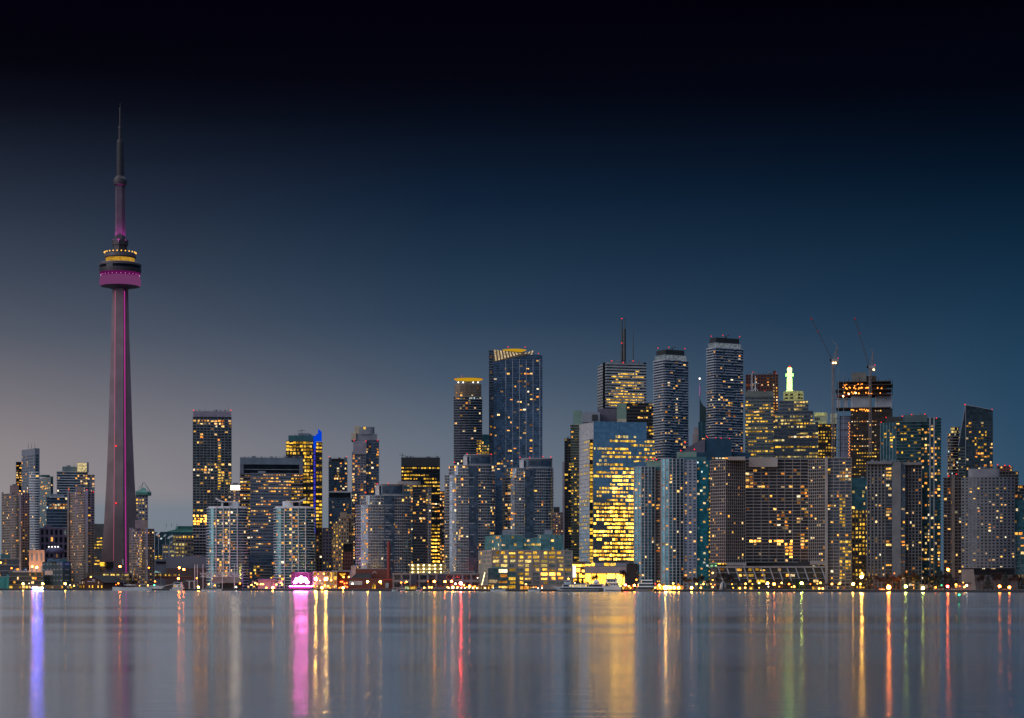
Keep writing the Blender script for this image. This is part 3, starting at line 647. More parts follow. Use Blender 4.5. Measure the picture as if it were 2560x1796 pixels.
volume(t, front(728, 757, D, 30), GZ, Z(1185, D), core=GLBR, fh=3.9, bay=3.5, slab=SL(.8, .3, MAUVE), p=.6, mode='off', win=(.8, .4), lm=WARM, zones=((728, 745, 1195, 1260, .9, YEL),))
volume(t, front(626.5, 727.5, D-5, 34), GZ, Z(1184, D), core=mat('slate_cladding', (.13, .14, .19), .5), fh=3.9, bay=3, p=.35, mode='off', win=(.86, .34), dark=GLN, lm=WARM, zones=((626, 728, 1222, 1230, 1.0, YEL), (626, 728, 1188, 1235, .7), (626, 728, 1300, 1400, .3)), slab=SL(.25, .1, GREYB))
pbox(t, 'crown_band', 600, 758, 1144, 1161, D-1, mat('crown_panel', (.13, .17, .22), .5), 34); pbox(t, 'crown_recess', 609, 748, 1161.2, 1186, D+2, GLK, 28)
for x0, x1 in ((600, 609), (748, 758)): pbox(t, 'crown_edge', x0, x1, 1161.1, 1187, D-1, MATS['slate_cladding'], 34)
b = MB()
for i in range(9): b.tube((X(602+i*19.3, D), D, Z(1144, D)), (X(602+i*19.3, D), D, Z(1141.5, D)), .25, None, 5, GREYB)
b.prism(front(609, 748, D+1.2, .6), Z(1174, D), Z(1173.2, D), PALE); b.obj('crown_trim', None, t)
pbox(t, 'roof_plant', 645, 664, 1178, 1183.5, D, GREYB, 6)
t = B('office_tower', 'yellow lit tower with a vertical blue light line and blue fin on top', 760, 2460, 'tower')
D = 2460
volume(t, front(715, 783, D, 34), Z(1330, D), Z(1103, D), core=GLBR, fh=4.3, bay=4.0, p=.78, mode='off', lm=YEL, win=(.88, .62), slab=SL(.4, .15, CONCD), zones=((715, 783, 1280, 1330, .9),))
volume(t, front(789.5, 805.5, D+2, 32), Z(1330, D), Z(1106, D), core=GLBR, fh=4.3, bay=3.7, p=.72, mode='off', lm=YEL, win=(.85, .6), slab=SL(.4, .15, CONCD), name='side_glazing')
volume(t, front(716, 806, D+1, 34), GZ, Z(1330, D)-.1, core=CONCB, fh=4, bay=4, p=.2, win=(.5, .5), dark=GLK, name='brown_base')
BLU = lamp('blue_fin_glow', (.0, .06, .75), .8, False); BLL = lamp('blue_line_glow', (.05, .05, .8), .6, False)
pbox(t, 'glass_spine', 783, 789.5, 1100, 1330, D+3, GLBR, 20)
b = MB()
for i in range(28): 
    y0 = 1122+i*7.6; b.prism(front(784.3, 788.6, D+2, 1), Z(y0+(5.2 if i % 2 else 6.8), D), Z(y0, D), BLL)
b.obj('blue_light_line', None, t)
pbox(t, 'blue_spine_top', 783.5, 790, 1090, 1121, D+1.5, BLU, 2)
b = MB(); p = front(790, 804.5, D+1.2, 3)
b.prism(p, Z(1103, D), [Z(1086, D), Z(1081, D), Z(1081, D), Z(1086, D)], BLU); q = front(795, 804.5, D+1.1, 3)
b.prism(q, Z(1087, D), [Z(1072, D), Z(1080, D), Z(1080, D), Z(1072, D)], BLU); b.obj('blue_fin', None, t)
pbox(t, 'roof_screen', 721, 785, 1089, 1103.5, D+3, TEALP, 28); pbox(t, 'roof_plant', 746, 773, 1083, 1089, D+6, GREYB, 12)
mast(t, D+8, 754, 1074, 1083, .3, .2, name='davit'); b = MB(); b.tube((X(742, D), D+8, Z(1077, D)), (X(761, D), D+8, Z(1075, D)), .3, None, 5, DKM); b.obj('davit_arm', None, t)
t = B('condo_tower', 'dark narrow tower with red corner lights, right of the blue-finned tower', 845, 2500, 'tower')
D = 2500; volume(t, front(822, 868, D, 26), GZ, Z(1156, D), core=GLN, slab=SL(.35, .5, GREYB), p=.10, lm=WARM, bay=3.4, zones=((822, 868, 1165, 1220, .16),))
pbox(t, 'roof_box', 829, 860, 1147, 1156.5, D+2, BLACK, 20)
for x0, x1 in ((822, 829), (860, 868)): pbox(t, 'corner_post', x0, x1, 1144, 1156.2, D-.5, GREYB, 6)
beacons(t, D, [(823, 1142), (867, 1142)], .9)
t = B('condo_tower', 'squat dark tower with white roof line below the narrow red-lit tower', 850, 2430, 'tower')
D = 2430; volume(t, front(822, 879, D, 26), GZ, Z(1246, D), core=GLN, slab=SL(.4, .6, GREYB), p=.18, lm=WARM, bay=3.4)
pbox(t, 'roof_band', 824, 877, 1232, 1246.3, D+1, GLK, 22); pbox(t, 'roof_edge', 822, 880, 1228, 1231.8, D-1, WHITE, 26)
t = B('stone_hotel', 'brown stepped old hotel with warm lights between the squat dark tower and curved condo', 850, 2350, 'building')
D = 2350; SB = mat('brown_stone', (.27, .20, .15))
for x0, x1, y0 in ((832, 846, 1310), (846, 872, 1296), (872, 884, 1288)):
    volume(t, front(x0, x1, D if x0 != 846 else D-6, 24), GZ, Z(y0, D), core=SB, fh=4, bay=3.2, p=.22, win=(.45, .5), dark=GLK, zones=((832, 850, 1310, 1360, .7, YEL), (852, 858, 1350, 1430, .7, YEL)), parapet=(1, SB))
pbox(t, 'central_tower', 850, 867, 1281, 1296, D-2, SB, 14)
t = B('office_block', 'thin slate block seen between the blue-finned tower and the hotel', 814, 2400, 'block')
volume(t, front(806, 829, 2400, 20), GZ, Z(1320, 2400), core=mat('slate_wall', (.10, .09, .13)), p=.03, fh=4, win=(.5, .5), dark=GLK, zones=((808, 828, 1400, 1420, .7, YEL),))
t = B('brick_block', 'dark red brick block in front of the brown stepped hotel', 868, 2270, 'block')
volume(t, front(856, 882, 2270, 18), GZ, Z(1380, 2270), core=BRICK, p=.05, fh=4, win=(.5, .4), dark=GLK, zones=((856, 882, 1414, 1420, .9, YEL),)); pbox(t, 'roof_terrace', 858, 881, 1360, 1380, 2274, GLK, 12)
t = B('condo_tower', 'tall mauve tower with angular cream crown and red lights left of centre', 912, 2450, 'tower')
D = 2450
volume(t, front(880, 915, D, 30), GZ, Z(1130, D), core=mat('mauve_glass', (.22, .21, .27)), fh=3.2, bay=3.5, slab=SL(.3, .2, MAUVE), p=.13, dark=GL, zones=((878, 888, 1100, 1400, .6), (880, 915, 1140, 1180, .3)))
volume(t, front(915, 947, D+4, 26), GZ, Z(1100, D), core=GLN, fh=3.2, bay=3.2, slab=SL(.3, .5, MAUVE), p=.14)
pbox(t, 'plain_wall', 883, 916, 1103, 1136, D-1.5, MAUVE, 28); pbox(t, 'shoulder', 879, 943, 1085, 1103, D+3, GREYB, 24)
CR = mat('cream_panel', (.50, .42, .32)); pbox(t, 'crown_wing', 878, 890, 1083, 1100, D+1, CR, 16); pbox(t, 'crown_wing', 886, 898, 1065, 1085, D+3, CR, 14)
b = MB(); b.prism(rnd(889, 936, D+3, .5, 18), Z(1086, D), Z(1067, D), GREYB); b.obj('crown', None, t)
pbox(t, 'crown_light', 908, 914, 1068, 1074, D+2.6, YEL, 1); beacons(t, D-2, [(885, 1101), (915, 1103), (944, 1101)], 1.0)
def condo(label, px0, px1, ytop, ypent, D, pent, ybase, name='condo_tower', seed=0, group=None, step=0, flip=False, ratio=.55, e=2.4, navy=(0, 0), pz=(), beac=()):
    t = B(name, label, (px0+px1)/2, D, 'tower', group)
    z_ = (("x",),)
    zn = tuple(pz)
    poly = rnd(px0, px1, D, ratio, 32, e)
    zt = Z(ytop, D+10)
    volume(t, poly, GZ, Z(ytop+8*3, D+10), core=GL, fh=2.95, bay=2.6, slab=SL(.48, 1.15, PALE), p=.035, lm=WARM, win=(.85, .7), zones=zn, pier=(.22, .15, PALE), jag=.1, seed=seed)
    # the top storeys step in on one side
    ins = 10 if step else 0
    poly2 = rnd(px0+(ins if not flip else 0), px1-(ins if flip else 0), D+1, ratio, 28, e)
    volume(t, poly2, Z(ytop+8*3, D+10)+.2, zt, core=GL, fh=2.95, bay=2.6, slab=SL(.45, .8, PALE), p=.10, lm=WARM, win=(.85, .7), pier=(.22, .15, PALE), name='upper_glazing', seed=seed+1)
    b = MB(); b.prism(rnd(pent[0], pent[1], D+5, .6, 22, 3), zt+.3, Z(ypent, D+10), GREYB); b.prism(rnd(pent[0]+2, pent[1]-.6, D+4.6, .6, 22, 3), zt+2.2, Z(ypent, D+10)-1.6, GLN); b.obj('penthouse', None, t)
    b = MB(); b.prism(rnd(pent[0]+1, pent[1]+1, D+3.5, .65, 22, 3), Z(ypent, D+10)+.02, Z(ypent, D+10)+.6, PALE); b.obj('penthouse_roof', None, t)
    pbox(t, 'lift_shaft', pent[0]-2, pent[0]+8, ypent+3, ytop, D+3, WHITE, 8)
    if navy[1]: b = MB(); b.prism(front(navy[0], navy[1], D-1.2, 1.5), GZ, zt-1, GLN); b.obj('glass_spine', None, t)
    beacons(t, D+6, beac, .9)
    return t
W1 = ((905, 920, 1270, 1420, .3, WARM), (945, 1000, 1250, 1420, .08, WARM))
condo('bulging glass condo with white balcony edges behind the brick chimney', 890, 1027, 1240, 1212, 2080, (940, 1008), 1430, seed=3, step=1, navy=(960, 985), pz=W1, beac=((943, 1210), (971, 1209), (915, 1232)), group='bulging balcony condos')
t = B('office_tower', 'black office tower with one full yellow floor near the top and bright lower corner', 1051, 2300, 'tower')
D = 2300
volume(t, front(1003, 1100, D, 32), GZ, Z(1166, D), core=GLK, fh=4.1, bay=3.2, p=.55, mode='off', lm=YEL, win=(.9, .4), slab=SL(.25, .12, BLACK), zones=((1003, 1100, 1168, 1177, 1.0), (1003, 1050, 1178, 1200, .1), (1055, 1100, 1205, 1212, 1.0), (1075, 1100, 1240, 1300, .6, WARM), (1075, 1100, 1335, 1405, 1.0, HOT)))
pbox(t, 'crown', 1003, 1100, 1144, 1165.8, D-.5, BLACK, 32); mast(t, D, 1006, 1132, 1144, .4, .2); b = MB(); b.tube((X(998, D), D, Z(1137, D)), (X(1016, D), D, Z(1141, D)), .25, None, 5, DKM); b.obj('davit_arm', None, t)
t = B('condo_tower', 'grey green condo with a flat overhanging roof in front of the black office tower', 1042, 2200, 'tower')
D = 2200
volume(t, front(1008, 1032, D, 24), GZ, Z(1216, D), core=GLT, fh=3, bay=3, slab=SL(.3, .9, CONC), p=.12, zones=((1022, 1040, 1218, 1275, .8, WARM),))
volume(t, front(1032, 1064, D-4, 26), GZ, Z(1218, D), core=GLD, fh=3, bay=3.2, slab=SL(.3, .5, CONCB), p=.08, zones=((1060, 1075, 1240, 1260, .6),), name='bay_glazing')
volume(t, front(1064, 1078, D-2, 22), GZ, Z(1220, D), core=CONC, fh=3, bay=3, p=.08, win=(.6, .55), dark=GLD, zones=((1064, 1078, 1240, 1260, .6, YEL),), name='wall')
b = MB(); b.prism(rnd(994, 1052, D+2, .5, 20), Z(1213, D), Z(1203, D), CONC); b.obj('overhanging_roof', None, t)
t = B('apartment_block', 'thin slice of warm lit block between black office tower and curved condo', 1108, 2350, 'block')
volume(t, front(1099, 1122, 2350, 20), GZ, Z(1229, 2350), core=CONCB, fh=3.6, bay=3, p=.5, win=(.7, .5), dark=GLD, slab=SL(.4, .3, CONC))
t = B('parking_garage', 'three-deck parking garage with rows of bright white yellow lamps', 1066, 2120, 'garage')
D = 2120
volume(t, front(1021, 1113, D, 30), Z(1435, D), Z(1411, D), core=mat('garage_back_wall2', (.22, .20, .10)), fh=3.3, bay=3.5, slab=SL(.9, .8, CONCB), win=(.92, .5), p=.92, lm=PYEL)
for i in range(6):
    for j in range(3): b = MB(); b.ball((X(1031+i*14.2, D-2), D-2, Z(1413.5+j*9, D)), .95, lamp('garage_lamp_glow', (1, .8, .35), 5, False), 7, 4); b.obj('deck_lamp', None, t)
pbox(t, 'stair_core', 1021, 1060, 1434.8, 1474, D+1, CONCD, 20)
t = B('retail_podium', 'long low brown grey podium with tall bays under the curved condos', 1090, 2050, 'building')
D = 2050
volume(t, front(983, 1200, D, 24), GZ, Z(1435, D), core=MAUVE, fh=8, bay=9, pier=(.8, .8, MAUVE), slab=SL(1.4, .9, CONC), win=(.75, .6), p=.1, dark=GLD, lm=WARM, zones=((1020, 1070, 1443, 1455, .5), (1090, 1110, 1443, 1455, .6, PYEL)))
for x0, x1 in ((1028, 1042), (1096, 1110)): pbox(t, 'dark_bay', x0, x1, 1436, 1462, D-1.4, mat('indigo_wall', (.05, .05, .085)), 2)
condo('tallest bulging condo with white balcony edges in front of the yellow-disc tower', 1112, 1237, 1165, 1138, 2090, (1160, 1230), 1435, seed=8, step=1, navy=(1172, 1194), pz=((1135, 1160, 1190, 1420, .16, WARM), (1174, 1192, 1270, 1440, .35, YEL), (1195, 1235, 1170, 1420, .1, WARM)), beac=((1168, 1135), (1193, 1135), (1228, 1136), (1136, 1156)), group='bulging balcony condos')
t = B('condo_tower', 'slim glass tower topped by a glowing yellow disc', 1170, 2400, 'tower')
D = 2400
volume(t, front(1136, 1204, D, 26, bow=3, n=5), GZ, Z(993, D), core=GLD, fh=3.0, bay=3.2, slab=SL(.55, .9, GREYB), p=.09, zones=((1190, 1204, 1100, 1140, .7, YEL), (1136, 1204, 993, 1000, .5, MIXW)))
volume(t, front(1137, 1203, D+1, 24, bow=3, n=5), Z(993, D)+.3, Z(961, D), core=CR if False else mat('copper_tinted_glass', (.20, .15, .11), .3, .4), fh=3.2, bay=3, p=.10, slab=SL(.25, .3, CONCB), lm=WARM, name='crown_glazing')
pbox(t, 'crown_setback', 1142, 1198, 953, 961, D+3, GREYB, 18)
GLD_ = lamp('gold_disc_glow', (1, .55, .02), .5, False)
c = (X(1170.5, D), D+12); r_ = m(36.5, D)
b = MB(); b.lathe(c, [(r_*.55, Z(953, D)), (r_*.97, Z(947.5, D)), (r_, Z(946, D))], 32, GLD_); b.obj('lit_disc_underside', None, t)
b = MB(); b.lathe(c, [(r_*1.005, Z(946, D)+.05), (r_*.9, Z(944, D)), (r_*.3, Z(943, D))], 32, DKM); b.obj('disc_roof', None, t)
for px in (1146, 1158, 1183, 1195): b = MB(); b.ball((X(px, D-3), D-3, Z(957, D)), .8, lamp('white_small_glow', (1, .9, .75), 4, False), 6, 4); b.obj('crown_lamp', None, t)
beacons(t, D, [(1154, 941), (1138, 948), (1203, 948)], .7)
t = B('office_block', 'small green glass block with bright floors between the two disc-topped towers', 1217, 2500, 'block')
volume(t, front(1202, 1232, 2500, 22), GZ, Z(1087, 2500), core=GLT, fh=4, bay=4, p=.1, slab=SL(.3, .2, TEALP), zones=((1202, 1232, 1112, 1125, 1.0, PYEL), (1202, 1232, 1125, 1135, .7, YEL)))
t = B('condo_tower', 'tall blue glass tower with slanting gold striped crown and small disc on top', 1290, 2430, 'tower')
D = 2430; pA = front(1224, 1234, D+3, 34); pB = front(1234, 1356, D, 40)
volume(t, pA, GZ, Z(876, D), core=GLN, fh=3.1, bay=4, slab=SL(.5, .8, GREYB), p=.04, zones=((1224, 1234, 1040, 1060, .3),), name='side_glazing')
zt = [Z(878, D), Z(890, D), Z(890, D), Z(878, D)]
volume(t, pB, GZ, Z(893, D), core=GLB if False else glass('deep_blue_glass', (.12, .19, .29), .12, .85), fh=3.1, bay=4.0, win=(.8, .55), p=.03, lm=WARM, pier=None, slab=SL(.22, .06, GREYB), zones=((1245, 1290, 1100, 1200, .12), (1300, 1335, 930, 940, .7), (1300, 1345, 945, 1130, .10), (1262, 1300, 950, 1060, .08), (1234, 1246, 1040, 1130, .15)))
b = MB(); b.prism(front(1234.2, 1355.8, D+.5, 38), Z(893, D)+.2, [Z(877, D), Z(889, D), Z(889, D), Z(877, D)], MATS['deep_blue_glass']); b.obj('slanted_crown', None, t)
b = MB()
for i in range(6): px = 1264+i*17; b.prism(front(px, px+1, D-.5, .6), GZ, Z(898, D), PALE)
b.obj('mullion', None, t)
ST = lit('crown_stripe_light', [(1, .72, .38), (.9, .7, .45)], .55, .75); BR = mat('crown_bronze', (.16, .11, .06), .5)
b = MB(); bb = MB()
for i in range(13):
    x0 = 1234.5+i*7.6; ya = 875+i*1.0; yb = 903-i*2.1
    b.add([(X(x0+4, D), D-.9, Z(yb, D)), (X(x0+7.6+.3, D), D-.9, Z(yb-1, D)), (X(x0+4.0, D), D-.9, Z(ya, D)), (X(x0+.2, D), D-.9, Z(ya, D)),
           (X(x0+4, D), D-.4, Z(yb, D)), (X(x0+7.9, D), D-.4, Z(yb-1, D)), (X(x0+4.0, D), D-.4, Z(ya, D)), (X(x0+.2, D), D-.4, Z(ya, D))], [(0, 1, 2, 3), (0, 3, 7, 4), (1, 5, 6, 2), (3, 2, 6, 7), (0, 4, 5, 1), (4, 7, 6, 5)], ST)
bb.add([(X(1234.2, D), D-.5, Z(905, D)), (X(1336, D), D-.5, Z(884, D)), (X(1336, D), D-.5, Z(886, D)+.5), (X(1234.2, D), D-.5, Z(875, D)), (X(1234.2, D), D-.1, Z(905, D)), (X(1336, D), D-.1, Z(884, D)), (X(1336, D), D-.1, Z(886, D)+.5), (X(1234.2, D), D-.1, Z(875, D))], [(0, 1, 2, 3), (0, 4, 5, 1), (3, 2, 6, 7), (4, 7, 6, 5)], BR)
b.obj('lit_stripes', None, t); bb.obj('stripe_backing', None, t)
c = (X(1286, D), D+18); r_ = m(31, D)
b = MB(); b.lathe(c, [(r_*.4, Z(880, D)), (r_*.6, Z(876, D)), (r_, Z(871.5, D))], 28, GLD_); b.obj('lit_disc_underside', None, t)
b = MB(); b.lathe(c, [(r_, Z(871.4, D)), (r_*.8, Z(869.5, D))], 28, DKM); b.obj('disc_roof', None, t)
beacons(t, D, [(1270, 867.5), (1313, 868), (1346, 884)], .9)
condo('shorter bulging condo with drum penthouse in front of the tall blue tower', 1257, 1383, 1172, 1148, 2110, (1301, 1381), 1336, seed=15, step=1, navy=(1312, 1335), pz=((1262, 1285, 1180, 1330, .25, WARM), (1312, 1322, 1200, 1330, .4, YEL), (1320, 1345, 1185, 1240, .25, YEL)), beac=((1300, 1144), (1357, 1142), (1377, 1143), (1324, 1144)), group='bulging balcony condos')
t = B('apartment_block', 'small mauve brick block with tiny orange windows right of the shorter bulging condo', 1394, 2250, 'block')
volume(t, front(1382, 1408, 2250, 18), GZ, Z(1281, 2250), core=mat('mauve_brick', (.17, .13, .15)), fh=3.3, bay=3.2, p=.35, win=(.4, .4), dark=GLK)
pbox(t, 'roof_plant', 1384, 1399, 1268, 1281, 2254, BLACK, 10)

# twin white condos with swoosh roofs
def swoosh(label, x0, D, flip, seed):
    t = B('condo_tower', label, x0+50, D, 'tower', 'twin swoosh-roofed condos')
    fx = (lambda a, b: (x0+a, x0+b)) if not flip else (lambda a, b: (x0+104-b, x0+104-a))
    a, b_ = fx(2, 102)
    volume(t, rnd(a, b_, D, .5, 30, 3.0), GZ, Z(1272, D+10), core=GLG, fh=2.95, bay=3.3, slab=SL(.55, 1.15, WHITE), p=.035, win=(.8, .72), seed=seed,
           zones=((x0+20, x0+30, 1290, 1450, .16, WARM), (x0+36, x0+60, 1270, 1450, .34, WARM), (x0+62, x0+85, 1290, 1450, .08, WARM)))
    bb = MB()
    for q in (23, 41, 57, 76):
        c0, c1 = fx(q, q+2.2); bb.prism(front(c0, c1, D-2.0, 3), GZ, Z(1268, D), WHITE)
    bb.obj('white_column', None, t)
    c0, c1 = fx(5, 100); bb = MB(); bb.prism(rnd(c0, c1, D-.6, .5, 28, 3), Z(1271.8, D+10), Z(1267, D+10), WHITE); bb.obj('roof_edge', None, t)
    c0, c1 = fx(37, 82); bb = MB(); bb.prism(rnd(c0, c1, D+6, .5, 18, 3), Z(1267, D+10)+.05, Z(1254, D+10), WHITE); bb.obj('penthouse', None, t)
    c0, c1 = fx(42, 55); pbox(t, 'penthouse_window', c0, c1, 1257, 1268, D+3, GLK, 5)
    pts = [(23, 1243), (30, 1248), (38, 1252), (48, 1254), (64, 1254)]; bb = MB()
    for i in range(len(pts)-1):
        (u0, v0), (u1, v1) = pts[i], pts[i+1]
        c0, c1 = fx(u0, u1); va, vb = (v0, v1) if not flip else (v1, v0); q = front(c0, c1, D+1, 11)
        bb.prism([(q[0][0], q[0][1]), (q[1][0], q[1][1]), (q[2][0], q[2][1]), (q[3][0], q[3][1])], Z(max(va, vb)+1.6, D), [Z(va, D), Z(vb, D), Z(vb, D), Z(va, D)], WHITE)
    bb.obj('swoosh_fin', None, t)
    return t
swoosh('white balconied condo with a swoosh roof fin pointing left', 516, 2140, False, 5)
swoosh('white balconied condo with a swoosh roof fin pointing right, behind the pink light', 684, 2120, True, 6)
t = B('apartment_block', 'low dark block with pale balconies between the two swoosh-roofed condos', 650, 2170, 'block')
volume(t, front(615, 688, 2170, 22), GZ, Z(1388, 2170), core=GLN, fh=3.6, bay=4, slab=SL(.3, .5, GREYB), p=.12, zones=((635, 645, 1410, 1450, .6, YEL),))
volume(t, front(640, 678, 2160, 9), GZ, Z(1414, 2160), core=GLD, fh=3.2, bay=4, slab=SL(.35, .9, PALE), p=.12, name='bay_glazing')
t = B('stage_pavilion', 'waterfront stage with white space-frame roof and tall slim masts', 545, 2090, 'pavilion')
D = 2090; b = MB(); yt, yb = 1433.5, 1442.5; x0, x1 = 500, 604; n = 9
for dy in (0, 9):
    for y in (yt, yb): b.tube((X(x0, D), D+dy, Z(y, D)), (X(x1, D), D+dy, Z(y, D)), .28, None, 5, STEEL)
    for i in range(n):
        xa = x0+(x1-x0)*i/n; xb = x0+(x1-x0)*(i+.5)/n; xc = x0+(x1-x0)*(i+1)/n
        b.tube((X(xa, D), D+dy, Z(yt, D)), (X(xb, D), D+dy, Z(yb, D)), .18, None, 4, STEEL); b.tube((X(xb, D), D+dy, Z(yb, D)), (X(xc, D), D+dy, Z(yt, D)), .18, None, 4, STEEL)
for i in range(n+1): xa = x0+(x1-x0)*i/n; b.tube((X(xa, D), D, Z(yt, D)), (X(xa, D), D+9, Z(yt, D)), .18, None, 4, STEEL)
b.obj('roof_truss', None, t)
b = MB(); p = front(528, 606, D+3, 16); b.prism(p, Z(1458, D), Z(1443, D), mat('grey_canvas', (.28, .27, .28), .7), [(p[0][0]+2, p[0][1]), (p[1][0]-4, p[1][1]), (p[2][0]-4, p[2][1]), (p[3][0]+2, p[3][1])]); b.obj('canopy', None, t)
pbox(t, 'stage_back', 550, 606, 1458, 1474, D+6, BLACK, 8)
for i, (px, y0) in enumerate(((487, 1411.5), (493.3, 1411.5), (507.6, 1411), (529, 1411), (555.7, 1436), (586, 1411))):
    b = MB(); b.tube((X(px, D-6), D-6, GZ), (X(px, D-6), D-6, Z(y0, D-6)), .42, .3, 7, STEEL); b.obj('mast', None, t)
t = B('boat_lift', 'white steel portal frame on the quay left of the stage', 474, 2110, 'frame')
D = 2110; b = MB(); b.tube((X(464, D), D, Z(1453, D)), (X(487, D), D, Z(1453.5, D)), .3, None, 5, STEEL); b.tube((X(473.5, D), D, GZ), (X(473.5, D), D, Z(1453, D)), .7, None, 6, STEEL); b.tube((X(484, D), D, GZ), (X(484, D), D, Z(1453.4, D)), .2, None, 6, STEEL); b.obj('frame', None, t)
t = B('terrace_pavilion', 'peach lit terrace pavilion with sloping canopies between the twin condos', 667, 2085, 'pavilion')
D = 2085; PE = mat('peach_wall', (.5, .34, .27))
pbox(t, 'wall', 645, 691, 1450, 1474, D+4, PE, 12); pbox(t, 'roof', 644, 692, 1447.5, 1450, D+2, GREYB, 14)
b = MB()
for x0, x1, ya, yb in ((630, 645, 1452, 1456), (692, 706, 1456, 1451)):
    q = front(x0, x1, D, 8); b.prism(q, Z(max(ya, yb)+1, D), [Z(ya, D), Z(yb, D), Z(yb, D), Z(ya, D)], PE)
b.obj('side_canopy', None, t)
b = MB()
for px in (631, 638, 652, 660, 676, 684, 699, 705): b.tube((X(px, D), D+1, GZ), (X(px, D), D+1, Z(1455, D)), .15, None, 5, STEEL)
b.obj('post', None, t)
t = B('concert_stage', 'stage blazing with pink white light in front of the right swoosh condo', 753, 2075, 'stage')
D = 2075
pbox(t, 'added_blocking_backdrop', 728, 779, 1432.5, 1467, D+15, mat('light_blocker_black', (.010, .006, .009), .95), 1); pbox(t, 'added_light_blocker', 727, 780, 1430.5, 1432.3, D+1, MATS['light_blocker_black'], 16)  # black panels added behind and above the lights to block their spill
pbox(t, 'deck', 722, 784, 1467, 1474, D, mat('stage_deck', (.05, .015, .04)), 9)
for px, py, r_, s_ in ((743, 1449, 6.5, 1.0), (752, 1453, 7, 1), (761, 1449, 6.5, 1), (767, 1456, 5, 1), (737, 1456, 5, 1), (752, 1444, 4.5, 1)):
    b = MB(); b.lathe((X(px, D), D+4), [(.3, Z(py, D)-m(r_, D)*.7), (m(r_, D)*.8, Z(py, D)-m(r_, D)*.3), (m(r_, D), Z(py, D)), (m(r_, D)*.8, Z(py, D)+m(r_, D)*.4), (.3, Z(py, D)+m(r_, D)*.75)], 14, lamp('pink_white_stage_glow', (1, .15, .62), 150, True)); b.obj('stage_light', None, t, True)
for i in range(10): b = MB(); b.ball((X(725+i*6, D), D-.5, Z(1466, D)), .7, lamp('hot_pink_glow', (1, .05, .45), 130, True), 7, 4); b.obj('edge_lamp', None, t)
b = MB()
for px in (727, 737, 770, 780): b.tube((X(px, D), D+7, GZ), (X(px, D), D+7, Z(1431, D)), .3, None, 5, BLACK)
b.tube((X(727, D), D+7, Z(1432, D)), (X(780, D), D+7, Z(1432, D)), .3, None, 5, BLACK); b.obj('lighting_truss', None, t)
t = B('glass_hall', 'yellow glowing glass hall with two dazzling lamps right of the pink stage', 812, 2085, 'hall')
D = 2085
volume(t, front(783, 842, D, 14), GZ, Z(1430, D), core=mat('hall_glass', (.25, .20, .10), .3, .2), fh=5, bay=3.3, slab=SL(.25, .2, PALE), pier=(.25, .3, PALE), win=(.85, .8), p=.32, lm=YEL, zones=((783, 842, 1455, 1474, .65, WARM), (830, 842, 1432, 1450, .9, YEL)))
t = B('portal_building', 'grey portal framed building with a glowing inverted yellow triangle', 853, 2090, 'building')
D = 2090
pbox(t, 'wall', 842.5, 874, 1430, 1474, D+6, mat('dim_red_wall', (.14, .05, .04)), 10); pbox(t, 'portal_beam', 829, 877.5, 1426.5, 1429.5, D-1, GREYB, 8); pbox(t, 'portal_leg', 874.2, 877.4, 1429.7, 1474, D-1, GREYB, 8); pbox(t, 'portal_leg', 840, 842.3, 1429.7, 1474, D-1, GREYB, 8)
b = MB(); z0, z1 = Z(1444, D), Z(1434, D); b.add([(X(847, D), D+5, z1), (X(863.5, D), D+5, z1), (X(855.5, D), D+5, z0), (X(847, D), D+5.8, z1), (X(863.5, D), D+5.8, z1), (X(855.5, D), D+5.8, z0)], [(0, 2, 1), (3, 4, 5), (0, 1, 4, 3), (1, 2, 5, 4), (2, 0, 3, 5)], YEL); b.obj('lit_triangle', None, t)
for px, py in ((851, 1455), (855, 1455), (860, 1459), (866, 1458), (862, 1466), (852, 1469), (867, 1468)):
    b = MB(); b.ball((X(px, D), D+4.4, Z(py, D)), .8, lamp('red_amber_glow', (1, .12, .02), 9, True), 7, 4); b.obj('red_lamp', None, t)
t = B('sign_pylon', 'pale lattice sign pylon left of the brick power house', 884, 2085, 'sign')
D = 2085; pbox(t, 'panel', 878.6, 889.2, 1416, 1445, D, mat('pink_pale_panel', (.50, .40, .38)), 2)
b = MB()
for y in (1415, 1430.5, 1445): b.prism(front(878, 890, D-.5, 3), Z(y+.5, D), Z(y-.5, D), WHITE)
for x in (878.2, 889.4): b.prism(front(x-.4, x+.4, D-.7, 3.2), GZ, Z(1414.6, D), WHITE)
b.obj('frame', None, t)
t = B('power_house', 'red brick former power house with dark hipped roof and tall round chimney', 925, 2060, 'building')
D = 2060
pbox(t, 'rear_hall', 889, 968, 1423, 1474, D+14, BRICK, 20)
pbox(t, 'front_hall', 871, 988, 1446, 1474, D, BRICK, 10)
p = front(878, 929, D+1, 12); b = MB(); b.prism(p, Z(1446, D)+.05, Z(1434, D), DROOF, [(p[0][0]+5, p[0][1]+4), (p[1][0]-2, p[1][1]+4), (p[2][0]-2, p[2][1]-4), (p[3][0]+5, p[3][1]-4)]); b.obj('hipped_roof', None, t)
c = (X(970.5, D-2), D+5); b = MB(); b.lathe(c, [(2.0, GZ), (1.75, Z(1400, D)), (1.5, Z(1356, D)), (1.75, Z(1355.5, D)), (1.75, Z(1353, D))], 16, mat('chimney_brick', (.20, .045, .04), .85, scale=1.2)); b.obj('chimney', None, t)
pbox(t, 'grey_panel', 873.5, 906, 1453, 1463, D-.4, PALE, .6); pbox(t, 'red_fascia', 958, 984, 1448, 1451, D-.5, mat('red_fascia', (.35, .04, .04)), .8); pbox(t, 'poster', 963.5, 971.5, 1458, 1470, D-.4, mat('blue_poster', (.30, .40, .48)), .4)
b = MB()
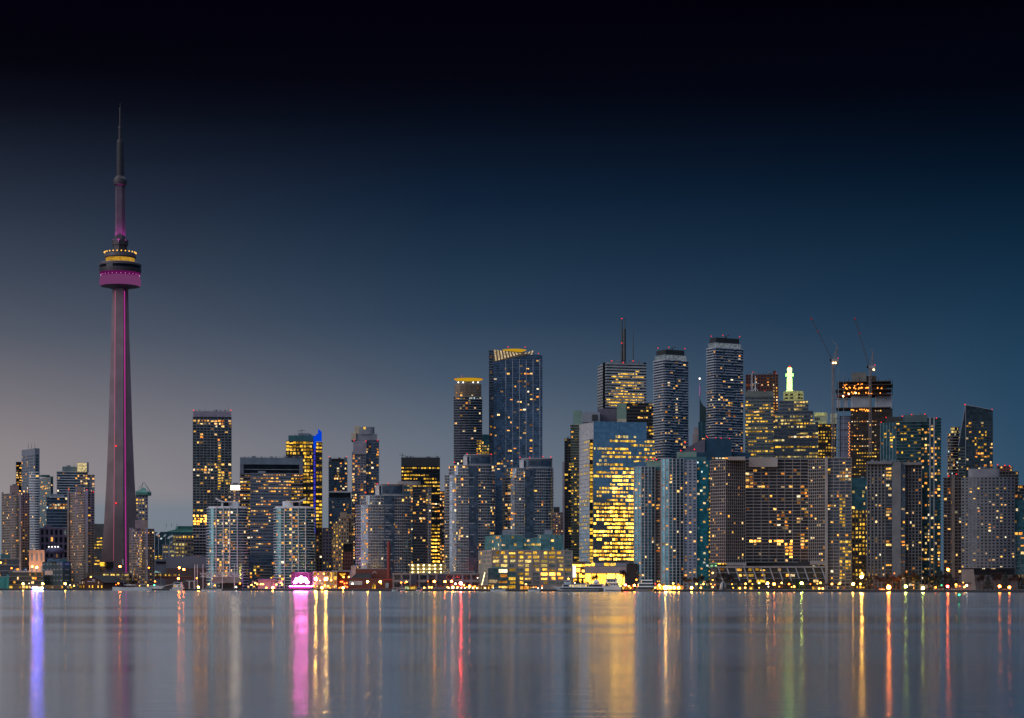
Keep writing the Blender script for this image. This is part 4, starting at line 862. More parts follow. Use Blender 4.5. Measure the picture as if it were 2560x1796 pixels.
for i in range(3): b.prism(front(930.5+i*3, 932.6+i*3, D-.4, .5), GZ+.3, Z(1462-(i == 1)*3, D), YEL)
b.obj('lit_doorway', None, t)
b = MB(); z0 = Z(1434, D)
for s_ in (-1, 1): b.tube((X(934+s_*5.5, D), D+13, z0), (X(934, D), D+13, Z(1428.5, D)), .25, None, 5, STEEL)
b.obj('gable_trim', None, t)

# the old terminal warehouse with the green glass storeys on top
t = B('terminal_building', 'long grey terminal building with green glass storeys above and glazed pavilion in front', 1310, 2000, 'building')
D = 2000; TG = mat('terminal_concrete', (.36, .325, .30), .8, scale=.1)
base = corner(1197, 1230, 1430, D, 14)
volume(t, base, GZ, Z(1377, D), core=TG, fh=4.23, bay=7.85, win=(.76, .62), p=.35, mode='res', lm=YEL, dark=mat('grey_green_glass', (.22, .30, .29), .3, .4, var=.5, scale=.3), skipf=1, pier=(1.3, .35, TG), parapet=(.8, TG),
       zones=((1230, 1405, 1380, 1402, .82, YEL), (1230, 1405, 1402, 1418, .6, PYEL), (1310, 1405, 1418, 1430, .9, YEL), (1355, 1405, 1430, 1455, .92, HOTO), (1408, 1430, 1380, 1460, .1, YEL), (1197, 1229, 1380, 1460, .04)))
volume(t, corner(1212, 1253, 1306, D+8, 14), Z(1376, D), Z(1338, D), core=glass('aqua_glass', (.16, .36, .38), .2, .5), fh=4.2, bay=4.3, slab=SL(.3, .25, mat('green_trim', (.12, .34, .36))), pier=(.3, .25, MATS['green_trim']), p=.14, win=(.8, .7), name='green_glazing', zones=((1270, 1290, 1338, 1350, .9, YEL),))
volume(t, front(1306, 1350, D+22, 30), Z(1376, D), Z(1346, D), core=glass('aqua_glass', (.16, .36, .38), .2, .5), fh=4.2, bay=4.3, slab=SL(.5, .3, MATS['green_trim']), p=.15, win=(.85, .5), name='green_glazing', zones=((1310, 1352, 1358, 1366, .8, PYEL),))
volume(t, corner(1345, 1352, 1408, D+16, 14), Z(1376, D), Z(1337, D), core=MATS['aqua_glass'], fh=4.2, bay=4.3, slab=SL(.3, .25, MATS['green_trim']), pier=(.3, .25, MATS['green_trim']), p=.15, win=(.8, .7), name='green_glazing')
pbox(t, 'roof_plant', 1256, 1276, 1325, 1338, D+22, GREYB, 10); pbox(t, 'roof_plant', 1361, 1381, 1325, 1337, D+30, GREYB, 10)
volume(t, front(1220, 1270, D-14, 12), GZ, Z(1422, D), core=GLG, fh=4.6, bay=8, slab=SL(.5, .5, mat('dark_green_trim', (.03, .10, .10))), p=.6, win=(.86, .7), lm=WARM, name='pavilion_glazing', zones=((1215, 1290, 1447, 1456, .95, WARM),))
volume(t, front(1270.3, 1290, D-13, 11), GZ, Z(1432, D), core=GLG, fh=4.6, bay=8, slab=SL(.5, .5, MATS['dark_green_trim']), p=.8, win=(.86, .7), lm=YEL, name='pavilion_glazing')
p = front(1222, 1268, D-14, 12); b = MB(); b.prism(p, Z(1422, D)+.3, Z(1418, D), MATS['dark_green_trim'], [(p[0][0]+4, p[0][1]+4), (p[1][0]-3, p[1][1]+4), (p[2][0]-3, p[2][1]-3), (p[3][0]+4, p[3][1]-3)]); b.obj('pavilion_roof', None, t)
b = MB()
for i in range(16): b.ball((X(1212-i*.55, D-16), D-16, Z(1433+i*2.2, D)), .4, MATS['garage_lamp_glow'], 6, 4)
b.obj('string_lights', None, t); mast(t, D-16, 1213, 1431, 1474, .2, .15, name='light_pole')
t = B('lit_arcade', 'dazzling yellow entrance hall between the terminal building and the mirror-glass tower', 1445, 2030, 'building')
D = 2030
volume(t, front(1431, 1478, D, 20), GZ, Z(1406, D), core=CONCB, fh=5, bay=5, slab=SL(.6, 1.2, CONCB), p=1, win=(.92, .7), lm=lit('arcade_light', [(1, .42, .03), (1, .50, .05)], 2.5, 8))
pbox(t, 'white_banner_light', 1431.5, 1439, 1415, 1444, D-2.5, lamp('banner_glow', (1, .9, .85), 1.6, False), 1)
t = B('retail_podium', 'lavender fascia podium with tall yellow lit openings below the mirror-glass tower', 1520, 1990, 'building')
D = 1990
pbox(t, 'fascia', 1461, 1566, 1417, 1433, D, mat('lilac_fascia', (.36, .30, .31)), 20)
pbox(t, 'rear_wall', 1462, 1565, 1433.1, 1474, D+6, CONCB, 10)
for x0, x1 in ((1464, 1478), (1480, 1490), (1493, 1515), (1517, 1538), (1541, 1561)):
    b = MB(); b.prism(front(x0, x1, D+4.5, .5), GZ+4, Z(1435, D), lit('arcade_light', [], 1, 1)); b.obj('tall_lit_opening', None, t)
for px in (1462, 1479, 1491, 1516, 1539.5, 1562): pbox(t, 'column', px-.9, px+.9, 1433.1, 1474, D+1, MAUVE, 2)
volume(t, front(1462, 1572, D+12, 12), Z(1416, D), Z(1407, D), core=GREYB, fh=4, bay=6, p=.4, win=(.85, .8), lm=YEL, zones=((1462, 1492, 1400, 1417, 1.0, MATS['arcade_light']), (1505, 1540, 1400, 1417, 1.0, YEL)), name='upper_storey')
t = B('hoarding', 'dark windowless construction box between the podium and the white grid condo', 1577, 1985, 'building')
pbox(t, 'wall', 1567, 1592, 1411, 1474, 1985, mat('dark_brown_wall', (.035, .025, .025)), 20); pbox(t, 'roof', 1566, 1592.5, 1410, 1411, 1984.5, DROOF, 21)

t = B('office_tower', 'thin black slab behind the balconied tower left of the mirror-glass tower', 1415, 2350, 'tower')
volume(t, front(1411, 1430, 2350, 26), GZ, Z(1097, 2350), core=BLACK, p=.1, bay=4, lm=YEL, dark=GLK); pbox(t, 'side_slab', 1406, 1411.5, 1155, 1474, 2355, MAUVE, 20)
t = B('condo_tower', 'balconied tower with pale green cap left of the mirror-glass tower', 1442, 2250, 'tower')
D = 2250; volume(t, front(1428, 1456, D, 24), GZ, Z(1063, D), core=mat('dusky_green_glass', (.10, .12, .10), .3, .5), fh=3, bay=3, slab=SL(.4, 1.0, mat('sage_edge', (.30, .31, .26))), p=.3, lm=YEL, win=(.8, .5), zones=((1428, 1456, 1063, 1150, .12, WARM),))
pbox(t, 'cap', 1433, 1455, 1027, 1062.5, D+1, GREENP, 20)
t = B('office_tower', 'broad mirror-glass office tower with countless yellow lit floors at centre right', 1560, 2140, 'tower')
D = 2140; MG = glass('sky_mirror_glass', (.70, .78, .88), .08, .95, .75, 1.25)
p = corner(1448, 1484, 1637, D, 16)
zY = ((1448, 1482, 1095, 1400, .38, lit('dim_yellow_light', [(.8, .55, .2), (.7, .5, .22)], .3, .9)), (1484, 1530, 1110, 1180, .7, PYEL), (1520, 1637, 1095, 1190, .78, YEL), (1484, 1530, 1180, 1270, .85, YEL), (1528, 1637, 1180, 1404, .92, HOT), (1484, 1530, 1270, 1404, .85, HOT), (1484, 1637, 1060, 1095, .0))
volume(t, p, GZ, Z(1097, D), core=MG, fh=4.15, bay=3.0, slab=SL(.35, .08, mat('steel_blue_edge', (.14, .17, .22), .4)), mode='off', p=.0, win=(.94, .55), zones=zY)
volume(t, corner(1448, 1484, 1617, D+.5, 16), Z(1097, D)+.3, Z(1054, D+3), core=MG, fh=4.15, bay=3.0, p=0, name='crown_glazing', zones=((1540, 1617, 1090, 1097, .7, PYEL),), mode='off')
b = MB(); u = (math.cos(R(16)), math.sin(R(16))); n_ = (u[1], -u[0]); c = (X(1479, D-1), D-1)
pbox(t, 'dark_corner_slot', 1474, 1482.5, 1099, 1404, D-.6, GLK, 2.2)
for i in range(34):
    if random.random() < .78: b = MB(); y = 1108+i*8.9; b.prism(front(1474.6, 1482, D-1.1, .6), Z(y+6, D), Z(y, D), YEL); b.obj('corner_window', None, t)
pbox(t, 'roof_screen', 1456, 1500, 1031, 1056, D+18, GREYB, 16); pbox(t, 'roof_opening', 1480, 1494, 1037, 1052, D+17, BLACK, 2)
pbox(t, 'roof_screen', 1494, 1542, 1022, 1056, D+34, mat('slate_wall', ()), 16); pbox(t, 'roof_cap', 1542, 1566, 1009, 1048, D+30, GREENP, 16); pbox(t, 'lit_cap_base', 1543, 1566, 1048, 1056, D+28, CR, 16)
t = B('office_tower', 'white banded office tower with dark corner strips and three roof masts', 1555, 2500, 'tower')
D = 2500; PB = mat('white_marble_band', (.34, .36, .40), .6)
p = corner(1494, 1516, 1616, D, 14)
volume(t, p, GZ, Z(909, D), core=PB, fh=3.55, bay=3.1, win=(.98, .42), p=.0, dark=GLK, mode='off', zones=((1516, 1612, 922, 1035, .68, YEL), (1494, 1516, 900, 1035, 0)), every=1)
for x0, x1, d_ in ((1507, 1514.5, 9), (1608.5, 1615.5, -1.5)):
    pbox(t, 'corner_strip', x0, x1, 907, 1040, D-2.5+(8 if x0 < 1510 else 26), GLK, 3)
b = MB(); b.prism(corner(1500, 1520, 1608, D+3, 14), Z(909, D)+.1, Z(904.5, D), GREYB); b.obj('roof_plant', None, t)
for px, y0, r0, r1 in ((1554.5, 798, 1.5, .8), (1562, 796, 1.4, .5), (1583, 818, .8, .2)):
    o = mast(t, D+8, px, y0, 906, r0, r1)
b = MB(); b.tube((X(1561.8, D), D+7, Z(822, D)), (X(1561.8, D), D+7, Z(900, D)), 2.0, 2.2, 6, DKM); b.obj('antenna_sleeve', None, t)
beacons(t, D+6, [(1554.5, 797), (1554.5, 858), (1529, 903), (1583, 903), (1558, 907)], 1.1)
t = B('office_tower', 'black tower with few amber rows right of the white banded tower', 1600, 2420, 'tower')
volume(t, front(1560, 1642, 2420, 30), GZ, Z(1008, 2420), core=BLACK, fh=3.9, bay=3.2, dark=GLK, p=.15, mode='off', win=(.85, .45), lm=WARM, zones=((1603, 1622, 1018, 1032, .9, YEL), (1566, 1640, 1040, 1048, .9, WARM), (1615, 1640, 1055, 1100, .55, YEL)))
def ice(label, x0, xc, x1, ytop, D, seed, group):
    t = B('condo_tower', label, (x0+x1)/2, D, 'tower', group)
    p = corner(x0, xc, x1, D, 28)
    rs = random.Random(seed)
    volume(t, p, GZ, Z(ytop, D), core=GLN, fh=2.95, bay=3.3, p=.05, win=(.8, .62), lm=WARM, seed=seed, zones=((xc+8, xc+38, ytop+60, ytop+220, .12, WARM),))
    # balcony bands that come and go from floor to floor
    b = MB(); nf = int((Z(ytop, D)-GZ)/2.95)
    for f in range(nf+1):
        z_ = Z(ytop, D)-f*2.95
        b.prism(outset(p, .5), z_-.16, z_+.16, WHITE)
        for e in (0, 3):
            q, r_ = p[e], p[(e+1) % 4]; dx, dy = r_[0]-q[0], r_[1]-q[1]; l = math.hypot(dx, dy); u = (dx/l, dy/l); nn_ = (u[1], -u[0]); s_ = 0
            gap = .5+.35*math.sin(f*.42+seed+e)
            while s_ < l-1:
                w_ = rs.uniform(5, 14) if e == 0 else l
                w_ = min(w_, l-s_)
                if e == 3 or rs.random() < .72:
                    c = (q[0]+u[0]*(s_+w_/2), q[1]+u[1]*(s_+w_/2)); b.obox(c, u, nn_, w_/2, 1.5, z_-.17, z_+1.05, mat('balcony_glass_white', (.34, .37, .44), .5))
                s_ += w_+(rs.uniform(1.5, 5) if e == 0 else 0)
    b.obj('balcony', None, t)
    q = corner(x0+2, xc+1, x1-5, D+1.5, 28); b = MB(); b.prism(q, Z(ytop, D)+.2, Z(ytop-14, D), lit('crown_glass_light', [(.55, .65, .78), (.5, .6, .7)], .22, .32)); b.obj('lit_crown', None, t)
    b = MB(); b.prism(outset(q, .3), Z(ytop-1, D)+.3, Z(ytop-1, D)+1.2, WHITE); b.prism(outset(q, .3), Z(ytop-14, D), Z(ytop-14, D)+.5, GREYB); b.obj('crown_rail', None, t)
    q = corner(x0+6, xc+2, x1-10, D+4, 28); b = MB(); b.prism(q, Z(ytop-14, D)+.5, Z(ytop-28, D), BLACK); b.obj('roof_box', None, t)
    xm = (x0+x1)/2
    b = MB(); b.tube((X(xm, D), D+10, Z(ytop-28, D)), (X(xm+9, D), D+10, Z(ytop-36, D)), .4, .3, 5, DKM); b.tube((X(xm+4, D), D+10, Z(ytop-28, D)), (X(xm+4, D), D+10, Z(ytop-33, D)), .8, None, 5, DKM); b.tube((X(xm+9, D), D+10, Z(ytop-36, D)), (X(xm+13, D), D+10, Z(ytop-35, D)), .6, None, 5, DKM); b.obj('roof_crane', None, t)
    beacons(t, D+6, [(x0+10, ytop-30), (xm-6, ytop-32), (x1-9, ytop-29)], .8)
ice('white balconied tower with glowing crown and black cap, left and shorter of the pair', 1635, 1662, 1721, 901, 2250, 3, 'black-capped balcony towers')
ice('white balconied tower with glowing crown and black cap, right and taller of the pair', 1768, 1788, 1858, 871, 2260, 9, 'black-capped balcony towers')
t = B('office_tower', 'dark tower with curved sail roof and thin spire between the black-capped pair', 1758, 2600, 'tower')
D = 2600
b = MB(); pts = [(1749, 990), (1751, 1001), (1755, 1010), (1760, 1016), (1769, 1022)]
for i in range(4): b.prism(front(pts[i][0], pts[i+1][0], D, 22), Z(1055, D), [Z(pts[i][1], D), Z(pts[i+1][1], D), Z(pts[i+1][1], D), Z(pts[i][1], D)], mat('dark_teal_sail', (.025, .05, .06), .4))
b.obj('sail_roof', None, t); volume(t, front(1746, 1772, D-2, 24), GZ, Z(1056, D), core=GLT, fh=4, bay=4, slab=SL(.3, .3, TEALP), pier=(.4, .3, GREYB), p=.05)
mast(t, D, 1749.3, 948, 992, 1.2, .3, mat('spire_steel', (.3, .25, .32)), 'spire'); b = MB(); b.tube((X(1749.3, D), D-1.2, Z(990, D)), (X(1749.3, D), D-1.2, Z(965, D)), .3, None, 5, lamp('spire_pink_glow', (.6, .15, .55), .6, False)); b.obj('spire_light', None, t)
b = MB(); b.ball((X(1749.3, D), D, Z(947, D)), 1.1, lamp('white_small_glow', (), 1), 6, 4); b.obj('spire_tip_light', None, t)
t = B('office_block', 'pale stepped block peeping out left of the sail-roofed tower', 1740, 2650, 'block')
for x0, y0 in ((1731, 1085), (1735, 1068)): b = MB(); b.prism(front(x0, 1750, 2650+(x0-1731), 18), GZ, Z(y0, 2650), mat('lilac_fascia', ())); b.obj('wall', None, t)
beacons(t, 2640, [(1763, 1087), (1768, 1091)], 1)
def gridcondo(label, xs, yt, D, seed, group, teal=None, smooth=None, brown=None, beac=()):
    t = B('condo_tower', label, (xs[0]+xs[1])/2, D, 'tower', group); WG = mat('white_grid_frame', (.42, .40, .43), .7)
    volume(t, front(xs[0], xs[1], D, 22, bow=3.5, n=6), GZ, Z(yt, D), core=GLT, fh=3.0, bay=3.05, slab=(.42, .5, WG), pier=(.85, .55, WG), p=.09, win=(.62, .6), lm=WARM, seed=seed)
    if smooth: volume(t, front(smooth[0], smooth[1], D-1, 22), GZ, Z(yt+2, D), core=mat('smooth_blue_grey', (.23, .26, .33), .6), fh=3.0, bay=4.5, win=(.5, .5), dark=GLN, p=.14, name='plain_wing', seed=seed+1)
    if brown: volume(t, front(brown[0], brown[1], D+1, 20), GZ, Z(yt+8, D), core=CONCB, fh=3.0, bay=5, win=(.5, .5), dark=GLD, p=.16, name='brown_wing', seed=seed+2)
    if teal: volume(t, front(teal[0], teal[1], D+1, 22), GZ, Z(yt+5, D), core=glass('vivid_teal_glass', (.02, .20, .26), .2, .6), fh=3.0, bay=3.1, slab=(.3, .3, mat('teal_edge', (.03, .17, .21))), p=.16, name='teal_glazing', seed=seed+3, lm=MIXW)
    return t
t = gridcondo('white grid condo with narrow brown side, shorter of the two by the mirror-glass tower', (1586, 1637), 1168, 1990, 21, 'white grid condos', brown=(1637, 1654))
pbox(t, 'green_roof_plant', 1616, 1653, 1152, 1167.6, 1996, GREENP, 12); pbox(t, 'teal_roof_band', 1630, 1653, 1167.8, 1175, 1992, TEALP, 12); beacons(t, 1994, [(1617, 1149), (1632, 1147), (1641, 1149)], 1.1)
t = gridcondo('white grid condo with plain blue grey wing and vivid teal glass side', (1654, 1709), 1148, 1960, 31, 'white grid condos', smooth=(1709, 1742), teal=(1742, 1772))
pbox(t, 'green_roof_plant', 1692, 1741, 1130, 1147.6, 1968, GREENP, 12); pbox(t, 'teal_roof_band', 1697, 1766, 1143, 1152.5, 1966, TEALP, 14); beacons(t, 1966, [(1702, 1127), (1736, 1124), (1713, 1107)], 1.1)
t = B('office_tower', 'blue-topped office tower with yellow floors behind the teal-sided condo', 1780, 2120, 'tower')
D = 2120; NV = mat('navy_roof_panel', (.02, .065, .12), .35, .3)
volume(t, front(1713, 1828, D, 30), GZ, Z(1172, D), core=GLBR, fh=4.1, bay=3.4, p=.8, mode='off', lm=YEL, win=(.92, .45), slab=SL(.3, .1, BLACK), zones=((1765, 1828, 1195, 1225, .1), (1790, 1828, 1240, 1414, .85, HOT)))
volume(t, front(1713, 1829, D-.5, 31), Z(1172, D)+.1, Z(1132, D), core=NV, fh=4.1, bay=3.4, p=0, win=(.9, .4), mode='off', zones=((1768, 1829, 1138, 1150, .9, MIXW),), name='crown_wall')
b = MB(); p = front(1713, 1762, D, 30); b.prism(p, Z(1132, D)+.1, [Z(1122, D), Z(1096, D), Z(1096, D), Z(1122, D)], mat('slate_wall', ())); p = front(1762.3, 1829, D, 30); b.prism(p, Z(1132, D)+.1, [Z(1095, D), Z(1099, D), Z(1099, D), Z(1095, D)], NV); b.obj('slanted_roof', None, t)
pbox(t, 'low_wing_roof', 1829.3, 1877, 1132, 1148, D+6, NV, 26)
beacons(t, D, [(1769, 1094), (1789, 1095), (1803, 1096), (1824, 1097), (1766, 1091)], .8)
t = B('glass_lobby', 'small green glowing glass lobby at the foot of the teal-sided condo', 1785, 1900, 'building')
volume(t, front(1774, 1793, 1900, 10), GZ+20, Z(1403, 1900), core=mat('mint_glass', (.12, .35, .25), .3, .3), fh=4, bay=3, slab=SL(.2, .2, GREENP), p=.45, lm=lit('mint_light', [(.3, 1, .35), (.7, 1, .4)], .5, 1.2)); pbox(t, 'lobby_base', 1774, 1793, 1417.5, 1474, 1901, CONCD, 9)

# ------------------------------------------------------------------ right third
t = B('office_tower', 'dark red granite tower behind the grey office tower with the white roof tripod', 1905, 2520, 'tower')
D = 2520
volume(t, front(1864, 1946, D, 30), GZ, Z(937, D), core=RED, fh=3.8, bay=3.6, p=.22, win=(.5, .45), lm=WARM, dark=GLK, zones=((1932, 1946, 970, 1030, .85, WARM), (1864, 1946, 936, 945, 0)))
pbox(t, 'side_slab', 1877, 1882, 933, 1000, D-2, MAUVE, 10); pbox(t, 'roof_plant', 1932, 1940, 927, 937, D+4, RED, 8); beacons(t, D, [(1882, 931), (1940, 934)], .7)
t = B('office_tower', 'grey green office tower with white tripod antenna on its roof', 1898, 2380, 'tower')
D = 2380; GG = mat('grey_green_panel', (.15, .165, .155))
volume(t, front(1863, 1934, D, 30), GZ, Z(993, D), core=GG, fh=3.9, bay=3.3, win=(.9, .42), p=.42, mode='off', lm=YEL, dark=GLN, zones=((1863, 1934, 997, 1003, .8, YEL), (1863, 1934, 1065, 1072, .9, PYEL), (1863, 1934, 1025, 1031, .8, WARM)))
pbox(t, 'crown', 1862.5, 1934.5, 979, 993, D-.5, GG, 31); pbox(t, 'centre_pier', 1896.5, 1900, 993.2, 1142, D-1, GG, 1)
b = MB(); c = (X(1890, D), D+6)
b.tube((*c, Z(980, D)), (*c, Z(939, D)), .7, .5, 6, WHITE)
for dx in (-8, 8): b.tube((c[0]+m(dx, D), c[1], Z(979, D)), (c[0], c[1], Z(968, D)), .3, None, 5, WHITE)
b.tube((c[0]-m(9, D), c[1], Z(958, D)), (c[0]+m(9, D), c[1], Z(958, D)), .3, None, 5, WHITE); b.obj('tripod_antenna', None, t); beacons(t, D+6, [(1912, 978)], .7)
t = B('office_tower', 'stepped tower with glowing white spire and green lantern ring', 1983, 2440, 'tower')
D = 2440; ST2 = mat('stepped_tower_stone', (.13, .135, .15)); STP = dict(core=ST2, fh=4.0, bay=3.6, win=(.9, .5), dark=GLN, p=.35, mode='off')
for i, (x0, x1, y0, d_) in enumerate(((1930, 2046, 1056, 0), (1937, 2033, 1027, 6), (1948, 2021, 1000, 12))):
    y1 = (1490, 1056, 1027)[i]
    volume(t, front(x0, x1, D+d_, 44-2*d_), GZ if i == 0 else Z(y1, D)+.1, Z(y0, D), lm=PYEL, zones=((1930, 1955, 1030, 1140, .6, PYEL), (1975, 2000, 1000, 1110, .6, PYEL), (1935, 2040, 1112, 1122, .95, YEL), (1995, 2030, 1052, 1060, .95, YEL), (1960, 2045, 1085, 1096, .7, WARM)), **STP, name='tier_wall')
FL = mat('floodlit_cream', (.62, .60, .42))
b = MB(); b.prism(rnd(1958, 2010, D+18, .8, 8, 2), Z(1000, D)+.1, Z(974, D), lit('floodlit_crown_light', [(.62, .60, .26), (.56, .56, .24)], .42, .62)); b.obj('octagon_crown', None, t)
b = MB()
for j in (981.5, 990):
    for x in (1963, 1976, 1995, 2003): b.prism(front(x, x+6.5-(x == 2003)*3, D+17.2 if 1968 < x < 2000 else D+20, .8), Z(j+4.5, D), Z(j, D), GLK)
b.obj('crown_window_band', None, t)
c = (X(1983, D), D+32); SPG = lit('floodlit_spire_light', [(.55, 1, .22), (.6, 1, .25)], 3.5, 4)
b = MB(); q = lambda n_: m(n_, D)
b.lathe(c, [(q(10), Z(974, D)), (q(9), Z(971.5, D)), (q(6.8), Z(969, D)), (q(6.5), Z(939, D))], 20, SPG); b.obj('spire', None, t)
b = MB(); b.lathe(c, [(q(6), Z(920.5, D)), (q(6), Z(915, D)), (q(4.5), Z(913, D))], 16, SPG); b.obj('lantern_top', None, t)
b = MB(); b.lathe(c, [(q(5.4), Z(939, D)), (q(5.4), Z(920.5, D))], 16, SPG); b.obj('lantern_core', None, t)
GR = lamp('green_ring_glow', (.16, 1, .08), 9, True)
for a in range(8):
    an = R(a*45+20); b = MB(); b.ball((c[0]+math.cos(an)*q(8.6), c[1]+math.sin(an)*q(8.6), Z(931, D)), q(1.7), GR, 8, 5, 2.2); b.tube((c[0], c[1], Z(932, D)), (c[0]+math.cos(an)*q(9), c[1]+math.sin(an)*q(9), Z(932, D)), .2, None, 4, STEEL); b.obj('green_lantern', None, t)
b = MB(); b.ball((*c, Z(911, D)), 1.4, REDL, 8, 5); b.obj('beacon_light', None, t)
t = B('office_tower', 'yellow lit office tower with floodlit pale crown right of the stepped tower', 2062, 2500, 'tower')
D = 2500
volume(t, front(2036, 2090, D, 30), GZ, Z(1061, D), core=GLBR, fh=3.9, bay=3.4, win=(.7, .5), p=.5, mode='off', lm=YEL, slab=SL(.4, .2, CONCD))
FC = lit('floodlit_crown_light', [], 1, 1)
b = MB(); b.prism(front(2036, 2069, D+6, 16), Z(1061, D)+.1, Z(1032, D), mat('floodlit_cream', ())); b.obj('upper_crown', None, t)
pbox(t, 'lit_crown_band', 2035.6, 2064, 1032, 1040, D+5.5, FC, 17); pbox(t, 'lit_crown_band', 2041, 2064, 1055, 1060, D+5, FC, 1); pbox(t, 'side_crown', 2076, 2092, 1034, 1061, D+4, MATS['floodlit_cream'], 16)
b = MB()
for i in range(7): b.prism(front(2037.5+i*4.5, 2040+i*4.5, D+5, .8), Z(1049, D), Z(1043, D), GLK)
b.obj('crown_window_band', None, t)
t = B('unfinished_tower', 'tower under construction with bare upper slabs, white wrap band and amber worklights', 2158, 2300, 'tower')
D = 2300
volume(t, front(2127, 2231, D, 34), GZ, Z(1024, D), core=GLBR, fh=4.0, bay=3.0, win=(.6, .3), p=.62, mode='off', lm=WARM, slab=SL(.3, .15, BLACK), zones=((2135, 2200, 1120, 1215, .7, YEL), (2127, 2231, 1024, 1040, .5, WARM), (2195, 2231, 1024, 1150, .12)))
volume(t, front(2100, 2126.5, D+8, 26), GZ, Z(1040, D), core=mat('sky_blue_hoist_sheet', (.16, .19, .28), .4), fh=8, bay=12, slab=SL(.5, .4, DKM), pier=(.8, .6, DKM), p=0, name='hoist_bay')
for i in range(40): b = MB(); y = 1058+i*4.3; b.ball((X(2122+2*(i % 2), D-1), D-1, Z(y, D)), .42, lamp('work_lamp_glow', (1, .30, .04), 3.5, False), 6, 4); b.obj('hoist_lamp', None, t)
b = MB(); WRP = mat('white_wrap', (.42, .42, .46), .7)
for i in range(34):
    x0 = 2127+i*3.02
    if 16 <= i <= 19: continue
    b.prism(front(x0, x0+2.7, D-2-(i % 2)*.4, 1), Z(1020, D), Z(990, D), WRP)
for i in range(9):
    if i in (3, 4): continue
    b.prism(front(2092+i*3.1, 2092+i*3.1+2.8, D+4-i*.3, 1), Z(1020, D), Z(996+i*(-.4), D), WRP)
b.obj('protective_wrap', None, t)
b = MB(); rs = random.Random(4)
for i, y in enumerate((1022, 989, 977, 965, 957)):
    b.prism(front(2092+rs.uniform(-4, 5), 2231+rs.uniform(-5, 3), D-3, 40), Z(y, D), Z(y-1.8, D), mat('rusty_formwork', (.06, .04, .035)))
b.prism(front(2104, 2218, D+4, 30), Z(989, D), Z(958, D), mat('bare_core', (.05, .035, .03)))
b.obj('bare_floor', None, t)
b = MB()
for i in range(16): x = 2092+i*9.2+rs.uniform(-2, 2); b.tube((X(x, D), D-2, Z(989, D)), (X(x, D), D-2, Z(958-rs.uniform(2, 14), D)), .3, None, 4, DKM)
for x in (2096, 2109): b.tube((X(x, D-4), D-4, Z(1142, D)), (X(x, D-4), D-4, Z(924+(x-2096), D)), .5, .4, 4, GREYB)
for y in (1000, 1048, 1075, 1100, 1120): b.tube((X(2084, D-4), D-4, Z(y, D)), (X(2126, D-4), D-4, Z(y, D)), .3, None, 4, DKM)
b.obj('scaffold_pole', None, t)
pbox(t, 'core_head', 2129, 2166, 932, 958, D+8, mat('raw_concrete', (.16, .15, .14)), 14); pbox(t, 'core_slab', 2140, 2191, 941, 957, D+12, MATS['bare_core'], 12)
pbox(t, 'red_netting', 2090, 2126, 988, 991, D-2, mat('red_netting', (.5, .05, .03)), .5); pbox(t, 'red_netting', 2127, 2230, 987, 989.2, D-3.4, MATS['red_netting'], .5)
for i in range(80):
    x = 2108+rs.uniform(0, 108); y = rs.choice((964, 972, 984, 1027)) + rs.uniform(-2.5, 2); b = MB(); b.ball((X(x, D-4), D-3.5, Z(y, D)), .7, MATS['work_lamp_glow'], 6, 4); b.obj('work_lamp', None, t)
for x, y in ((2108, 992), (2122, 986.5), (2139, 984)): b = MB(); b.ball((X(x, D-5), D-5, Z(y, D)), 1.0, lamp('flood_lamp_glow', (1, .6, .25), 7, True), 8, 5); b.obj('flood_lamp', None, t)
